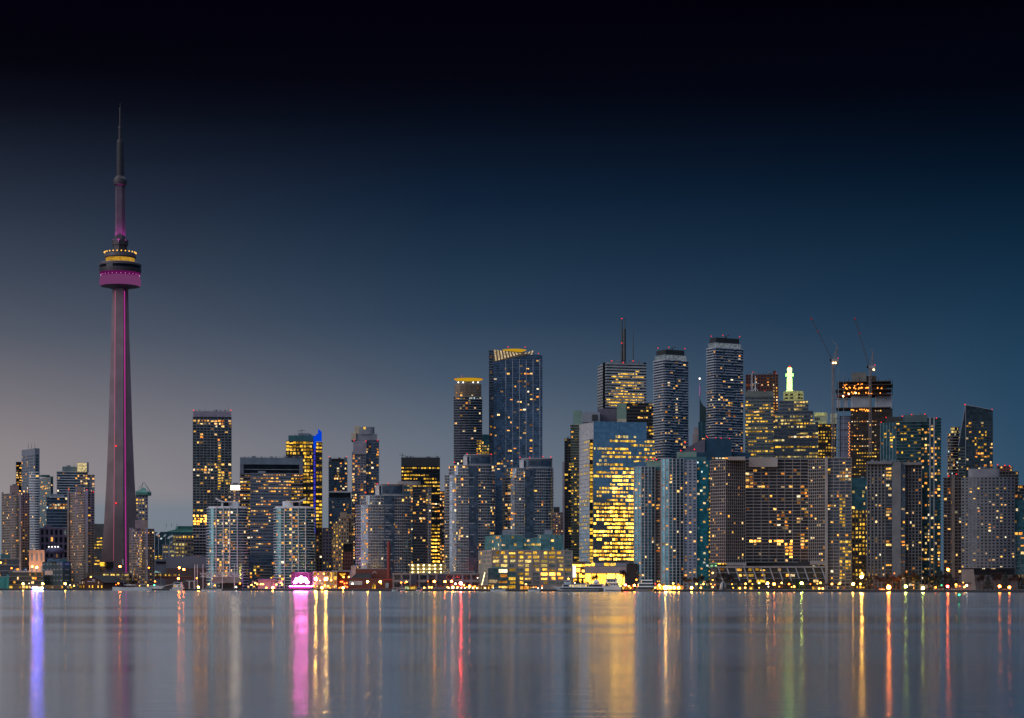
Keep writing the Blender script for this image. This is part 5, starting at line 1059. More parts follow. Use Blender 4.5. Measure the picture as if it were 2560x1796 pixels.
def crane(label, px, ybase, ycab, tip, ctr, D, lampx):
    t = B('tower_crane', label, px, D, 'crane', 'luffing cranes over the unfinished tower'); LT = mat('crane_lattice', (.22, .18, .18), .6)
    def lattice(a, b_, w_, n_, bb, ma, r_=.16):
        a = Vector(a); b_ = Vector(b_); d = b_-a; u = Vector((w_/2, 0, 0)) if abs(d.normalized().x) < .7 else Vector((0, 0, w_/2)); v = Vector((0, w_/2, 0)); cs = [u+v, u-v, -u-v, -u+v]
        for c_ in cs: bb.tube(a+c_, b_+c_*.6, r_, None, 4, ma)
        for i in range(n_):
            p0 = a+d*i/n_; p1 = a+d*(i+1)/n_
            for j in range(4): bb.tube(p0+cs[j], p1+cs[(j+1) % 4], r_*.7, None, 4, ma)
    x, z0, z1 = X(px, D), Z(ybase, D), Z(ycab, D)
    b = MB(); lattice((x, D, z0), (x, D, z1), 2.6, 34, b, LT, .26); b.obj('mast', None, t)
    b = MB(); b.box(x-2.5, x+5.5, D-2, D+2, z1+.2, z1+3.4, GREYB); b.box(x+3, x+5.6, D-1.8, D+1.8, z1-3.2, z1+.1, CONCD); b.obj('machinery_deck', None, t)
    b = MB(); b.box(x-4.2, x-2.6, D-2.4, D-.6, z1+.4, z1+3, GLK); b.obj('cab', None, t)
    b = MB(); tx, tz = X(tip[0], D), Z(tip[1], D); lattice((x-1.5, D, z1+3), (tx, D, tz), 1.7, 26, b, mat('red_jib_lattice', (.08, .045, .05)), .065); b.obj('jib', None, t)
    b = MB(); c0 = (X(ctr[0], D), D, Z(ctr[1], D)); lattice((x+2, D, z1+3), c0, 1.2, 8, b, LT, .16); b.tube(c0, (x+5, D, z1+3), .15, None, 4, LT); b.tube(c0, (X(ctr[2], D), D, Z(ctr[3], D)), .25, None, 4, LT); b.tube((x-1, D, z1+3), c0, .2, None, 4, LT); b.obj('a_frame', None, t)
    b = MB(); b.tube(c0, (tx, D, tz), .07, None, 3, DKM); b.obj('luffing_cable', None, t)
    for ox in lampx: b = MB(); b.ball((x+ox, D-3, z1-1.5), 1.1, MATS['flood_lamp_glow'], 8, 5); b.obj('flood_lamp', None, t)
    for q_, s_ in (((tip[0], tip[1]), 1.0), ((tip[0]+(px-tip[0])*.3, tip[1]+(ycab-tip[1])*.3), .8)): b = MB(); b.ball((X(q_[0], D), D-1.2, Z(q_[1], D)), s_, lamp('dim_red_glow', (1, .04, .03), .2, False), 6, 4); b.obj('beacon_light', None, t)
    beacons(t, D, [(px+12, ycab-9)], .8)
crane('luffing tower crane with lit mast left of the unfinished tower', 2083, 1142, 905, (2028, 797), (2094, 866, 2079, 851), 2285, (-.5, 2.2))
crane('luffing tower crane rising in front of the unfinished tower', 2175.5, 1142, 922, (2137, 797), (2183, 882, 2175, 869), 2280, (3.4,))

t = B('hotel_building', 'very wide pale concrete hotel with concave front and dense grid of dark windows', 1970, 1800, 'building')
HW = mat('hotel_concrete', (.30, .275, .27), .8, scale=.05); HD = mat('hotel_dark_glass', (.022, .024, .034), .3, .3, var=.6, scale=.4)
D = 1800; HS = dict(fh=2.9, slab=(.6, .5, HW), pier=(.36, .4, HW), core=HD, win=(.88, .62), lm=WARM, p=.05)
volume(t, front(1814, 1863, D+4, 20, skew=14), Z(1407, D), Z(1150, D), bay=2.4, seed=41, zones=((1863, 2000, 1, 2, 0),), **{k: v for k, v in HS.items()})
volume(t, front(1863.4, 2021, D+18, 22, skew=-2), Z(1405, D), Z(1146, D), bay=7.0, split=2, seed=42, name='main_glazing', zones=((1865, 1882, 1180, 1225, .6, WARM), (1885, 1925, 1205, 1220, .6, WARM), (1900, 1925, 1240, 1255, .4, WARM), (1870, 1985, 1350, 1360, .5, HOTO), (1962, 1985, 1360, 1395, .6, HOTO), (1940, 1985, 1280, 1330, .3, WARM), (1990, 2021, 1205, 1370, .3, WARM), (1950, 1960, 1180, 1260, .2)), **HS)
volume(t, front(2021.3, 2063, D+16, 20, skew=-14), Z(1405, D), Z(1148, D), bay=2.4, seed=43, name='side_glazing', **HS)
volume(t, front(2069, 2128, D, 24), GZ, Z(1146, D), bay=5.6, split=2, seed=44, name='end_glazing', zones=((2098, 2128, 1170, 1205, .8, WARM), (2100, 2115, 1240, 1320, .55, YEL), (2100, 2128, 1350, 1450, .4, YEL), (2063, 2080, 1170, 1178, .9, YEL)), **{**HS, 'core': mat('hotel_blue_glass', (.05, .075, .11), .3, .3, var=.5, scale=.4)})
pbox(t, 'corner_pier', 2062.5, 2069.5, 1142, 1474, D-3, HW, 14); pbox(t, 'blank_parapet', 1872, 1944, 1144, 1168, D+14, HW, 6); pbox(t, 'blank_parapet', 1820, 1863, 1142, 1151, D+3, HW, 12)
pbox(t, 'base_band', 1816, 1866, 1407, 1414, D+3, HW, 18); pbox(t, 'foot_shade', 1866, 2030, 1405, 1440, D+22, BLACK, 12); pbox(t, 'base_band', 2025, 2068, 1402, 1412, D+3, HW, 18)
mast(t, D+20, 2040, 1135, 1146, .2, .15)
t = B('terrace_building', 'low dark building with row of slanting white concrete fins below the wide hotel', 1920, 1740, 'building')
D = 1740
volume(t, front(1782, 2062, D, 18), GZ, Z(1418, D), core=mat('terrace_glass_wall', (.025, .035, .045), .4, .2), fh=4.6, bay=5, slab=(.6, 1.2, mat('fin_concrete', (.22, .23, .26))), p=.12, lm=WARM, win=(.85, .45), zones=((1872, 1915, 1420, 1455, .75, YEL), (1960, 1985, 1420, 1440, .7, WARM), (1830, 1875, 1430, 1440, .4, WARM)))
b = MB(); FN = MATS['fin_concrete']
for i in range(13):
    x0 = 1794+i*21.5; D = 1740-kx(1922)*(X(x0, 1740)-X(1782, 1740)); za, zb = Z(1420, D), Z(1452, D)
    for e in (0,):
        A = [(X(x0, D-1.5), D-1.5), (X(x0+3.4, D-1.5), D-1.5), (X(x0+3.4, D+1), D+1), (X(x0, D+1), D+1)]
        Bq = [(X(x0+11, D-6), D-6), (X(x0+14.4, D-6), D-6), (X(x0+14.4, D-3), D-3), (X(x0+11, D-3), D-3)]
        b.prism(Bq, zb, za, FN, A)
D = 1740; b.obj('slanting_fin', None, t); pbox(t, 'roof_edge', 1790, 2064, 1416, 1420, D-2, FN, 20); pbox(t, 'end_wall', 1778, 1792, 1422, 1474, D-1, CONCD, 16)
t = B('office_tower', 'teal-topped block with yellow square windows between the wide hotel and ribbed tower', 2150, 1900, 'tower')
D = 1900
volume(t, front(2129, 2172, D, 24), GZ, Z(1275, D), core=mat('umber_wall', (.09, .07, .06)), fh=3.9, bay=3.1, win=(.6, .55), p=.7, mode='off', lm=YEL, dark=GLK)
volume(t, front(2129, 2172, D+.5, 24), Z(1275, D)+.1, Z(1196, D), core=GLT, fh=3.9, bay=3.1, slab=SL(.3, .2, TEALP), p=.12, name='teal_glazing', zones=((2129, 2172, 1225, 1240, .6, PYEL),))
t = B('condo_tower', 'large teal glass tower with red rooftop lights behind the ribbed grey tower', 2275, 1900, 'tower')
D = 1900
volume(t, front(2201, 2240, D, 26), GZ, Z(1058, D), core=GLT, fh=3, bay=3.2, slab=SL(.3, .25, TEALP), pier=(.25, .3, PALE), p=.10, zones=((2205, 2240, 1080, 1105, .5, YEL),))
volume(t, front(2240.5, 2302, D-3, 26), GZ, Z(1056, D), core=glass('deep_teal_glass', (.03, .08, .10)), fh=3, bay=3.4, slab=SL(.35, .8, mat('grey_teal_edge', (.14, .18, .20))), p=.12, name='main_glazing', zones=((2250, 2300, 1060, 1150, .18, YEL),))
volume(t, front(2302.5, 2351, D+2, 24), GZ, Z(1046, D), core=MATS['deep_teal_glass'], fh=3, bay=3.2, slab=SL(.3, .7, TEALP), p=.24, name='right_glazing')
for x0 in (2323, 2333): pbox(t, 'pier', x0, x0+4, 1044, 1470, D-1.5, mat('grey_pier', (.26, .27, .31)), 4)
pbox(t, 'penthouse', 2214, 2258, 1043, 1058, D+6, BLACK, 16); pbox(t, 'penthouse', 2259, 2318, 1038, 1056, D+4, mat('deep_teal_wall', (.06, .10, .11)), 16)
beacons(t, D-2, [(2203, 1056), (2215, 1044), (2256, 1041), (2257, 1057), (2274, 1064), (2279, 1037), (2312, 1036), (2341, 1046)], .85)
t = B('apartment_tower', 'ribbed grey concrete tower with a tall blank slab on its front', 2235, 1780, 'tower')
D = 1780; RC = mat('ribbed_concrete', (.14, .15, .17)); 
volume(t, front(2168, 2213, D+4, 24), GZ, Z(1160, D), core=RC, fh=2.9, bay=3.3, win=(.5, .6), p=.09, dark=GLK, lm=WARM, pier=(.9, .9, RC), zones=((2175, 2190, 1188, 1198, .6, YEL),))
volume(t, front(2213.5, 2230, D, 22), GZ, Z(1160, D), core=GLD, fh=2.9, bay=5.4, slab=(.4, .5, RC), p=.2, name='bay_glazing', zones=((2213, 2230, 1170, 1200, .8, WARM),))
pbox(t, 'blank_slab', 2230.3, 2252, 1155, 1446, D-2, RC, 24); pbox(t, 'parapet', 2167, 2230, 1154, 1161, D+.5, RC, 26)
volume(t, front(2252.5, 2263, D, 22), GZ, Z(1162, D), core=GLN, fh=2.9, bay=3.6, slab=(.35, .4, RC), p=.3, name='strip_glazing')
volume(t, front(2263.5, 2304, D+5, 22), GZ, Z(1163, D), core=GLK, fh=2.9, bay=3.0, slab=(.5, .5, RC), pier=(.6, .5, RC), p=.12, win=(.7, .6), name='grid_glazing', lm=WARM)
pbox(t, 'parapet', 2252, 2305, 1156, 1163, D+1, RC, 24)
t = B('condo_tower', 'dark glass tower with a sharply slanted roof near the right edge', 2440, 2150, 'tower')
D = 2150; SG = glass('slanted_tower_glass', (.035, .06, .085))
volume(t, front(2414, 2482, D, 30), GZ, Z(1055, D), core=SG, fh=3.2, bay=3.2, slab=SL(.2, .12, mat('slate_edge', (.08, .11, .13))), pier=(.12, .12, MATS['slate_edge']), p=.07, zones=((2435, 2465, 1080, 1130, .35, YEL), (2440, 2480, 1125, 1165, .3)))
volume(t, front(2396, 2413.6, D+4, 24), GZ, Z(1120, D), core=SG, fh=3.2, bay=2.8, slab=SL(.3, .5, mat('sage_edge', ())), p=.12, name='side_glazing', lm=PYEL)
b = MB(); p = front(2414, 2482, D, 30); b.prism(p, Z(1055, D)+.1, [Z(1014, D), Z(1027, D), Z(1027, D), Z(1014, D)], SG)
q = front(2396, 2413.6, D+4, 24); b.prism(q, Z(1120, D)+.1, [Z(1112, D), Z(1015, D), Z(1015, D), Z(1112, D)], SG); b.obj('slanted_crown', None, t)
b = MB(); b.tube((X(2396, D), D-.4, Z(1115, D)), (X(2413.6, D), D-.4, Z(1012, D)), .45, None, 5, GREYB); b.tube((X(2413.6, D), D-.4, Z(1012, D)), (X(2482, D), D-.4+0, Z(1026, D)), .45, None, 5, GREYB); b.tube((X(2414, D), D-.5, Z(1012, D)), (X(2414, D), D-.5, Z(1160, D)), .4, None, 5, GREYB); b.obj('edge_trim', None, t)
beacons(t, D, [(2413, 1012), (2480, 1025)], 1.3)
t = B('condo_tower', 'pale balconied tower partly hidden by the slant-roofed glass tower', 2384, 2200, 'tower')
D = 2200; volume(t, rnd(2370, 2398, D, .9, 16), GZ, Z(1084, D), core=GLD, fh=3, bay=3, slab=SL(.45, 1.0, mat('warm_edge', (.38, .33, .30))), p=.2, lm=MIXW)
volume(t, rnd(2378, 2398, D+2, .9, 16), Z(1084, D)+.2, Z(1068, D), core=GLD, fh=3, bay=3, slab=SL(.45, .8, MATS['warm_edge']), p=.5, lm=PYEL, name='upper_glazing')
t = B('apartment_tower', 'dark ribbed apartment tower left of the broad curved hotel', 2382, 1790, 'tower')
D = 1790; volume(t, front(2359, 2404, D, 24), GZ, Z(1195, D), core=mat('dark_umber_wall', (.075, .065, .07)), fh=2.95, bay=3.2, slab=(.35, .5, mat('dark_umber_edge', (.13, .115, .12))), p=.07, win=(.7, .6), dark=GLK, lm=WARM, zones=((2385, 2404, 1240, 1330, .15, MIXW),))
pbox(t, 'rib', 2379, 2387, 1188, 1445, D-2, mat('umber_rib', (.15, .125, .115)), 6); pbox(t, 'penthouse', 2370, 2400, 1186, 1195, D+6, BLACK, 12); beacons(t, D, [(2372, 1190), (2391, 1186)], .9)
t = B('hotel_building', 'broad curved grey hotel slab with hundreds of tiny windows near the right edge', 2470, 1760, 'building')
D = 1760; CH_ = mat('curved_hotel_panel', (.13, .14, .17), .7)
p = front(2403, 2537, D, 22, bow=7, n=14)
volume(t, p, Z(1421, D), Z(1195, D), core=CH_, fh=2.85, bay=3.2, win=(.55, .42), p=.09, dark=GLK, lm=WARM, slab=SL(.2, .12, mat('curved_hotel_edge', (.08, .09, .11))), zones=((2420, 2530, 1218, 1228, .35, YEL), (2400, 2420, 1300, 1310, .5)))
q = [(a[0]*1.0, a[1]) for a in p]; b = MB(); b.prism(front(2398, 2545, D-8, 30), GZ, Z(1438, D), mat('hotel_base_wall', (.07, .065, .075)), None); b.prism(front(2410, 2537, D-2, 22), Z(1438, D)+.1, Z(1421, D)-.05, GLK); b.obj('base', None, t)
b = MB(); q0 = front(2404, 2440, D-9, 6); b.prism(q0, GZ, Z(1424, D), mat('sign_wall', (.24, .20, .19)), [(a[0]-2*(i in (1, 2)), a[1]) for i, a in enumerate(q0)]); b.obj('sign_wall', None, t)
for (x0, x1, y0, y1) in ((2414, 2425, 1431, 1433.6), (2413, 2422, 1441, 1444.3), (2411, 2426, 1445, 1447.6)): pbox(t, 'lit_sign', x0, x1, y0, y1, D-9.6, lamp('cream_sign_glow', (1, .82, .45), 1.3, False), .4)
for x in (2456, 2477, 2483, 2493): pbox(t, 'lit_base_window', x, x+6, 1419, 1423, D-8.5, WARM, .4)
b = MB(); b.prism(rnd(2422, 2499, D+8, .3, 20, 4), Z(1195, D)+.1, Z(1171, D), mat('lilac_penthouse', (.24, .23, .26))); b.obj('penthouse', None, t)
t = B('apartment_tower', 'dark tower with red roof lights peeping out behind the broad curved hotel', 2520, 1850, 'tower')
volume(t, front(2490, 2545, 1850, 24), GZ, Z(1180, 1850), core=mat('dark_umber_wall', ()), fh=3, bay=3, slab=SL(.3, .5, CONCD), p=.1, dark=GLK); volume(t, front(2492, 2531, 1853, 20), Z(1180, 1850)+.1, Z(1165, 1850), core=BRICK, fh=3, bay=3, p=.3, win=(.5, .5), dark=GLK, name='penthouse')
beacons(t, 1850, [(2494, 1162), (2524, 1165), (2512, 1164)], .9)
t = B('condo_block', 'teal block with white window grid cut by the right picture edge', 2550, 1800, 'block')
volume(t, front(2538, 2590, 1800, 24), GZ, Z(1340, 1800), core=GLG, fh=3.4, bay=4, slab=SL(.35, .4, PALE), pier=(.35, .4, PALE), p=.1)
volume(t, front(2535, 2590, 1802, 24), Z(1340, 1800)+.2, Z(1250, 1800), core=GLT, fh=3.4, bay=4, p=.1, slab=SL(.25, .2, TEALP), name='upper_glazing', zones=((2535, 2560, 1330, 1340, .5),))
t = B('apartment_tower', 'dark balconied tower behind the teal block at the right picture edge', 2552, 1950, 'tower')
volume(t, front(2540, 2600, 1950, 24), GZ, Z(1214, 1950), core=GLD, fh=3, bay=3, slab=SL(.3, .5, GREYB), p=.15)

# ------------------------------------------------------------------ street and quay lamps
def sh(px, d=6): return shore(px)+d
LM = {'y': ('amber', (1, .44, .05)), 'o': ('orange', (1, .18, .015)), 'w': ('white', (1, .85, .6)), 'g': ('yellow green', (.75, 1, .12)), 'r': ('red', (1, .04, .03)), 'G': ('green', (.05, 1, .25))}
PWR = {1: 6, 2: 18, 3: 110, 4: 700}; RAD = {1: .48, 2: .7, 3: 1.0, 4: 1.35}
NEAR = [(20, 'the turquoise shed'), (60, 'the zigzag-roofed block'), (110, 'the peach lit hall'), (163, 'the dark teal block'), (227, 'the brown gabled warehouse'), (285, 'the lit parking decks'), (345, 'the white schooner'), (390, 'the schooner bow'), (450, 'the small white yacht'), (500, 'the slim stage masts'), (560, 'the space-frame stage'), (605, 'the left swoosh condo'), (640, 'the terrace pavilion steps'), (680, 'the peach terrace pavilion'), (705, 'the pavilion side canopy'), (750, 'the pink stage'), (790, 'the left part of the yellow glass hall'), (820, 'the right part of the yellow glass hall'), (860, 'the yellow triangle portal'), (900, 'the grey panel of the power house'), (945, 'the lit doorway of the power house'), (1010, 'the end of the brick power house'), (1065, 'the lamp-lit parking garage'), (1130, 'the tallest bulging condo'), (1185, 'the striped end of the terminal building'), (1250, 'the terminal glass pavilion'), (1320, 'the terminal loading front'), (1421, 'the cruise boat bow'), (1440, 'the cruise boat wheelhouse'), (1560, 'the square-sterned ferry'), (1590, 'the dark hoarding'), (1645, 'the narrow brown condo side'), (1680, 'the taller white grid condo'), (1740, 'the plain blue grey condo wing'), (1785, 'the start of the terrace building'), (1860, 'the left terrace fins'), (1910, 'the middle terrace fins'), (1970, 'the right terrace fins'), (2040, 'the hotel corner pier'), (2100, 'the hotel end wing'), (2150, 'the yellow-windowed block'), (2225, 'the blank grey slab tower'), (2300, 'the right end of the ribbed tower'), (2345, 'the teal glass tower'), (2400, 'the hotel sign wall'), (2510, 'the broad curved hotel')]
def near(px): return min(NEAR, key=lambda a: abs(a[0]-px))[1]
LMESH = {}; seen = {}
def slamp(px, py, c, s, D=None):
    D = D or (sh(px, 7) if py > 1452 else sh(px, 34)); z_ = Z(py, D); x = X(px, D)
    if z_ < GZ+1.3: z_ = GZ+1.3
    cn, rgb = LM[c]; size = ('small', 'mid-sized', 'large', 'dazzling')[s-1]
    where = near(px); hi = 'tall' if z_ > 14 else ('low' if z_ < 4 else '')
    lab = ' '.join(f'{size} {cn} lamp on {"a " + hi + " post" if hi else "a quay post"} before {where}'.split())
    t = thing('street_lamp', lab, 'lamp', (x, D, GZ), 'lamps before '+where)
    key = (round(z_, 1), c, s)
    h = z_-GZ
    b = MB(); r_ = RAD[s]; ma = lamp(f'{cn.replace(" ", "_")}_lamp_glow_{size.replace("-", "_")}', rgb, PWR[s])
    b.ball((x, D, z_), r_, ma, 10, 6); b.obj('lamp_globe', None, t, True)
    b = MB(); b.tube((x, D+.05, GZ), (x, D+.05, z_-r_), .16 if h < 8 else .28, .09, 6, DKM); b.tube((x, D+.05, GZ), (x, D+.05, GZ+.5), .35, .2, 6, DKM); b.tube((x, D, z_-r_-.12), (x, D, z_-r_+.18), r_*.5, r_*.62, 7, DKM); b.obj('pole', None, t)
LST = '''58 1460 y3;73 1459 w1;107 1460 y3;163 1460 y3;227 1443 y2;29 1421 o2;80.5 1417 o3;92 1419 y3;2 1407 y2;185 1465 y2;175 1463 w1;
300 1417 o3;372 1420 o2;448.5 1420 o3;459.5 1424 o3;446 1446.6 o3;492 1446 o2;496 1468.5 y3;296 1459 o2;290 1462 o1;332 1465 y2;349 1465 y1;370 1464 y2;386 1463.6 G2;387.5 1454 o2;320 1464 y1;
522 1461 y2;537 1464 o2;590 1468 w2;600 1459 o2;629 1463 y2;638 1458 y2;643 1461 y2;652 1461 y2;657.5 1461 y2;666 1471 y2;682 1471 y3;691 1462 y2;702.5 1457.6 y2;705.6 1462 y2;678 1445 y1;635 1467 y1;
789.5 1448 y4;815 1448 y4;809.6 1435 y2;795.6 1435.6 y1;805 1470 y3;783 1465 y2;828 1451 y2;800 1452 w1;793 1466 y1;812 1464 y2;820 1466 y2;825 1470 y1;836 1468 y1;858 1472 y3;859 1443.5 y2;872 1443 y2;848 1472 y1;881 1460 w2;919 1455 y3;950.5 1455 y3;953 1460 y1;
1003 1457 o2;1016 1455 y2;1012 1458 o1;1070 1454 o1;1085.6 1454.5 o3;1112.5 1454.5 o3;1129 1454 o3;1060.6 1470 y2;1073 1469 y2;1079 1469 y2;1119 1468.6 y2;1132 1469 y3;1144 1468.6 y2;1139 1460 w2;1152 1459 r4;1160 1463.7 y2;1167 1468 y1;1174 1466 o3;1187 1467 o2;1155 1468 r2;1194 1445 w1;
1315 1461 y2;1421 1447 y2;1437 1457.6 w1;1355 1466 o1;1340 1468 o1;1563.6 1463 r3;1572 1466 y2;1577 1470 y1;1586 1464 o3;1591 1450 o2;1551 1465.5 y2;
1638.5 1460 r1;1648 1464 o3;1650 1470 y2;1664 1470 y4;1676 1470 y3;1685.5 1470 y3;1696.5 1470 y3;1683 1459 y2;1638 1470 y2;1729 1470 y3;1741.6 1460.6 y2;1752 1470 y2;1758.7 1460.6 y2;1777.6 1460.6 y1;1782 1450 y2;1782 1433 y2;1782 1468 y2;1787 1462.4 o1;
1849.5 1471 y2;1864 1460 y2;1881 1460.6 y1;1863 1470 y2;1897.7 1458 g2;1918.8 1459 y3;1935.5 1460.6 o3;1954.4 1458 y2;1948 1467 y1;1898 1470 y1;1921 1467 w1;1972.7 1460.6 o2;1985.5 1467 y2;1979 1468 y1;2004 1458.5 g3;2026 1460.6 o1;2043.4 1460 y1;2051 1457.6 y2;1830 1461 y1;1833 1470 y1;1878 1472 y1;
2048 1474 y2;2057 1474 y2;2079.8 1460.6 y2;2096 1461 y1;2099.9 1458.8 y2;2132.8 1460.6 y3;2151 1460.6 y2;2154.8 1443 y4;2154.8 1433 y2;2221.8 1468.5 o4;2235.9 1433.8 o1;2264.5 1466.7 g3;2307.4 1471 g3;2339 1469 o2;2353.8 1463.7 G1;2369 1466.7 r3;2390 1462.4 y2;2399 1466 o1;2411 1468 y2;2417 1464 w2;2408 1457 y1;2499 1466.7 o3;2523.3 1469 o3;2370 1424.6 o3'''
for e in LST.replace('\n', '').split(';'):
    a = e.split(); slamp(float(a[0]), float(a[1]), a[2][0], int(a[2][1]))
for px in (1122, 1143, 1153, 1162.5, 1173, 1182, 1192, 1213, 1234, 1345, 1355): slamp(px, 1476, 'w', 1, sh(px, 2))
# blue light strip added at far left to cast the blue streak on the water
t = thing('added_light_panel', 'added low blue white LED strip along the quay edge at far left', 'light', (X(94, shore(94)+1.5), shore(94)+1.5, GZ))
b = MB(); b.prism(front(82, 107, shore(94)+1.5, .4), GZ+.75, GZ+.95, lamp('added_blue_white_strip_glow', (.10, .15, 1), 11000)); b.obj('added_led_strip', None, t)
b = MB(); b.prism(front(81, 108, shore(94)+2, .5), GZ, GZ+1.2, DKM); b.obj('added_housing', None, t)

# ------------------------------------------------------------------ boats
def hull(x0, x1, D, zdeck, beam, ma, sheer=0, bow_left=True, transom=.8, rake=3, z0=-.3):
    """hull between columns x0..x1 as lofted sections"""
    xa, xb = X(x0, D), X(x1, D); n = 12; vs = []; fs = []
    for i in range(n+1):
        s_ = i/n; f = s_ if bow_left else 1-s_          # f = 0 at the bow
        w_ = beam/2*min(1, (f*2.6)**.7 if f < .385 else 1)*(1-(1-transom)*max(0, (f-.8)/.2)); w_ = max(w_, .12)
        zt = zdeck+sheer*(1-f)**2+sheer*.25*max(0, f-.8)/.2; x = xa+(xb-xa)*s_; rk = rake*(1-f)**3*(1 if bow_left else -1)
        vs += [(x, D-w_, zt), (x+rk, D-w_*.72, z0), (x+rk, D+w_*.72, z0), (x, D+w_, zt)]
    for i in range(n):
        for j in range(4): a = i*4+j; b_ = i*4+(j+1) % 4; fs.append((a, b_, b_+4, a+4))
    fs.append((0, 3, 2, 1)); fs.append((n*4, n*4+1, n*4+2, n*4+3))
    b = MB(); b.add(vs, fs, ma); return b
BW = mat('boat_white', (.78, .81, .84), .4); BD = mat('boat_dark_glass', (.03, .05, .07), .2, .3); NB = mat('navy_boot', (.03, .04, .07), .4); BB = mat('boat_blue_roof', (.12, .24, .36), .4); VAR = mat('dark_varnish', (.08, .03, .02), .4)
def bthing(name, label, cat, px, D): return thing(name, label, cat, (X(px, D), D, 0))
D = shore(345)-9; t = bthing('schooner', 'long white schooner with three dark topsail masts moored at the quay', 'sailing ship', 345, D)
hull(282, 412, D, 3.1, 7, BW, 1.6, False, .7, 5).obj('hull', None, t)
b = hull(281.6, 412.4, D, 3.5, 7.3, mat('pale_rail', (.45, .48, .5)), 1.6, False, .7, 4.6, 3.05); b.obj('rail', None, t)
b = MB(); b.tube((X(405, D), D, 4.2), (X(438, D), D, 7.0), .35, .18, 6, STEEL); b.obj('bowsprit', None, t)
for px, y0, px1 in ((307, 1403, 309.5), (342.5, 1404, 346), (368, 1405, 372)):
    b = MB(); b.tube((X(px1, D), D, 3.5), (X(px+.6, D), D, Z(y0+10, D)), .38, .26, 7, BLACK); b.tube((X(px+.6, D), D, Z(y0+10, D)), (X(px, D), D, Z(y0-5, D)), .36, .26, 7, WHITE); b.obj('mast', None, t)
b = MB()
for a, c_ in (((372, 1412), (412, 1463)), ((368, 1402), (420, 1461)), ((346, 1412), (330, 1466)), ((346, 1412), (360, 1466)), ((309, 1412), (296, 1466)), ((309, 1412), (322, 1466)), ((372, 1412), (388, 1464)), ((342, 1404), (368, 1412))):
    b.tube((X(a[0], D), D, Z(a[1], D)), (X(c_[0], D), D-1.5, Z(c_[1], D)), .06, None, 3, DKM)
b.obj('rigging', None, t)
b = MB(); b.box(X(318, D), X(340, D), D-1.8, D+1.8, 3.2, 5.2, VAR); b.box(X(317, D), X(341, D), D-2, D+2, 5.2, 5.5, BW); b.box(X(352, D), X(366, D), D-1.6, D+1.6, 3.2, 4.8, VAR); b.box(X(374, D), X(396, D), D-1.5, D+1.5, 3.6, 5.2, PALE); b.obj('deckhouse', None, t)
b = MB(); b.tube((X(347, D), D, 5.6), (X(367, D), D, 6.2), .4, .3, 6, PALE); b.tube((X(311, D), D, 5.6), (X(338, D), D, 6.2), .4, .3, 6, PALE); b.obj('furled_sail', None, t)
D = shore(445)-10; t = bthing('motor_yacht', 'small white two-deck motor yacht seen end-on beside the schooner bowsprit', 'boat', 445, D)
b = MB(); b.prism([(X(433, D), D-5), (X(455.5, D), D-5), (X(454, D), D+14), (X(444, D), D+18), (X(434, D), D+14)], .2, 3.4, BW, [(X(432, D), D-6), (X(456.5, D), D-6), (X(455, D), D+14), (X(444, D), D+19), (X(433, D), D+14)]); b.obj('hull', None, t)
b = MB(); b.box(X(434.5, D), X(454, D), D-3, D+10, 3.45, 5.6, BW); b.box(X(433.5, D), X(455, D), D-3.6, D+10.6, 5.6, 5.9, BW); b.box(X(436, D), X(452.5, D), D-2.4, D+8, 5.9, 8.2, BW); b.box(X(435, D), X(453.5, D), D-3, D+8.6, 8.2, 8.5, BB); b.obj('cabin', None, t)
b = MB(); b.box(X(437, D), X(451.5, D), D-2.5, D-2.3, 6.3, 7.6, BD); b.obj('windscreen', None, t)
b = MB(); b.box(X(436, D), X(441.5, D), D-3.15, D-3, 3.8, 5.3, WARM); b.box(X(446, D), X(452, D), D-3.15, D-3, 3.8, 5.3, WARM); b.obj('lit_cabin_window', None, t)
b = MB(); b.tube((X(444, D), D, 8.5), (X(444, D), D, 12), .15, .08, 5, STEEL); b.obj('mast', None, t)
D = shore(1440)-10; t = bthing('cruise_boat', 'long white river cruise boat with dark hull stripe and lit cabin row', 'ship', 1440, D)
hull(1379, 1514, D, 3.4, 9, BW, 1.2, True, .9, 6, .9).obj('hull', None, t); hull(1387, 1513, D, 1.0, 8.4, NB, 0, True, .9, 2, -.3).obj('boot_top', None, t)
b = MB(); b.box(X(1400, D), X(1510, D), D-4.62, D-4.45, 2.2, 3.1, BD); b.obj('lower_window_strip', None, t)
b = MB(); b.prism([(X(1404, D), D-4), (X(1510, D), D-4), (X(1510, D), D+4), (X(1404, D), D+4)], 3.5, 6.4, BW, [(X(1408, D), D-4), (X(1509, D), D-4), (X(1509, D), D+4), (X(1408, D), D+4)]); b.obj('saloon', None, t)
b = MB(); b.box(X(1408, D), X(1421, D), D-4.2, D-4.05, 4.3, 5.8, BD); b.box(X(1466, D), X(1505, D), D-4.2, D-4.05, 4.3, 5.8, BD); b.obj('dark_window_strip', None, t)
for i in range(8): b = MB(); x = 1424+i*6.4; b.box(X(x, D), X(x+3.6, D), D-4.2, D-4.02, 4.3, 5.8, PYEL); b.obj('cabin_window', None, t)
b = MB(); b.box(X(1406, D), X(1510, D), D-4.4, D+4.4, 6.45, 6.9, BB); b.obj('upper_deck', None, t)
b = MB(); b.prism([(X(1411, D), D-2.5), (X(1426, D), D-2.5), (X(1426, D), D+2.5), (X(1411, D), D+2.5)], 6.95, 9.4, BW, [(X(1413, D), D-2.3), (X(1426, D), D-2.3), (X(1426, D), D+2.3), (X(1413, D), D+2.3)]); b.obj('wheelhouse', None, t)
b = MB(); b.box(X(1412.6, D), X(1424, D), D-2.62, D-2.5, 8, 9, BD); b.obj('wheelhouse_window', None, t)
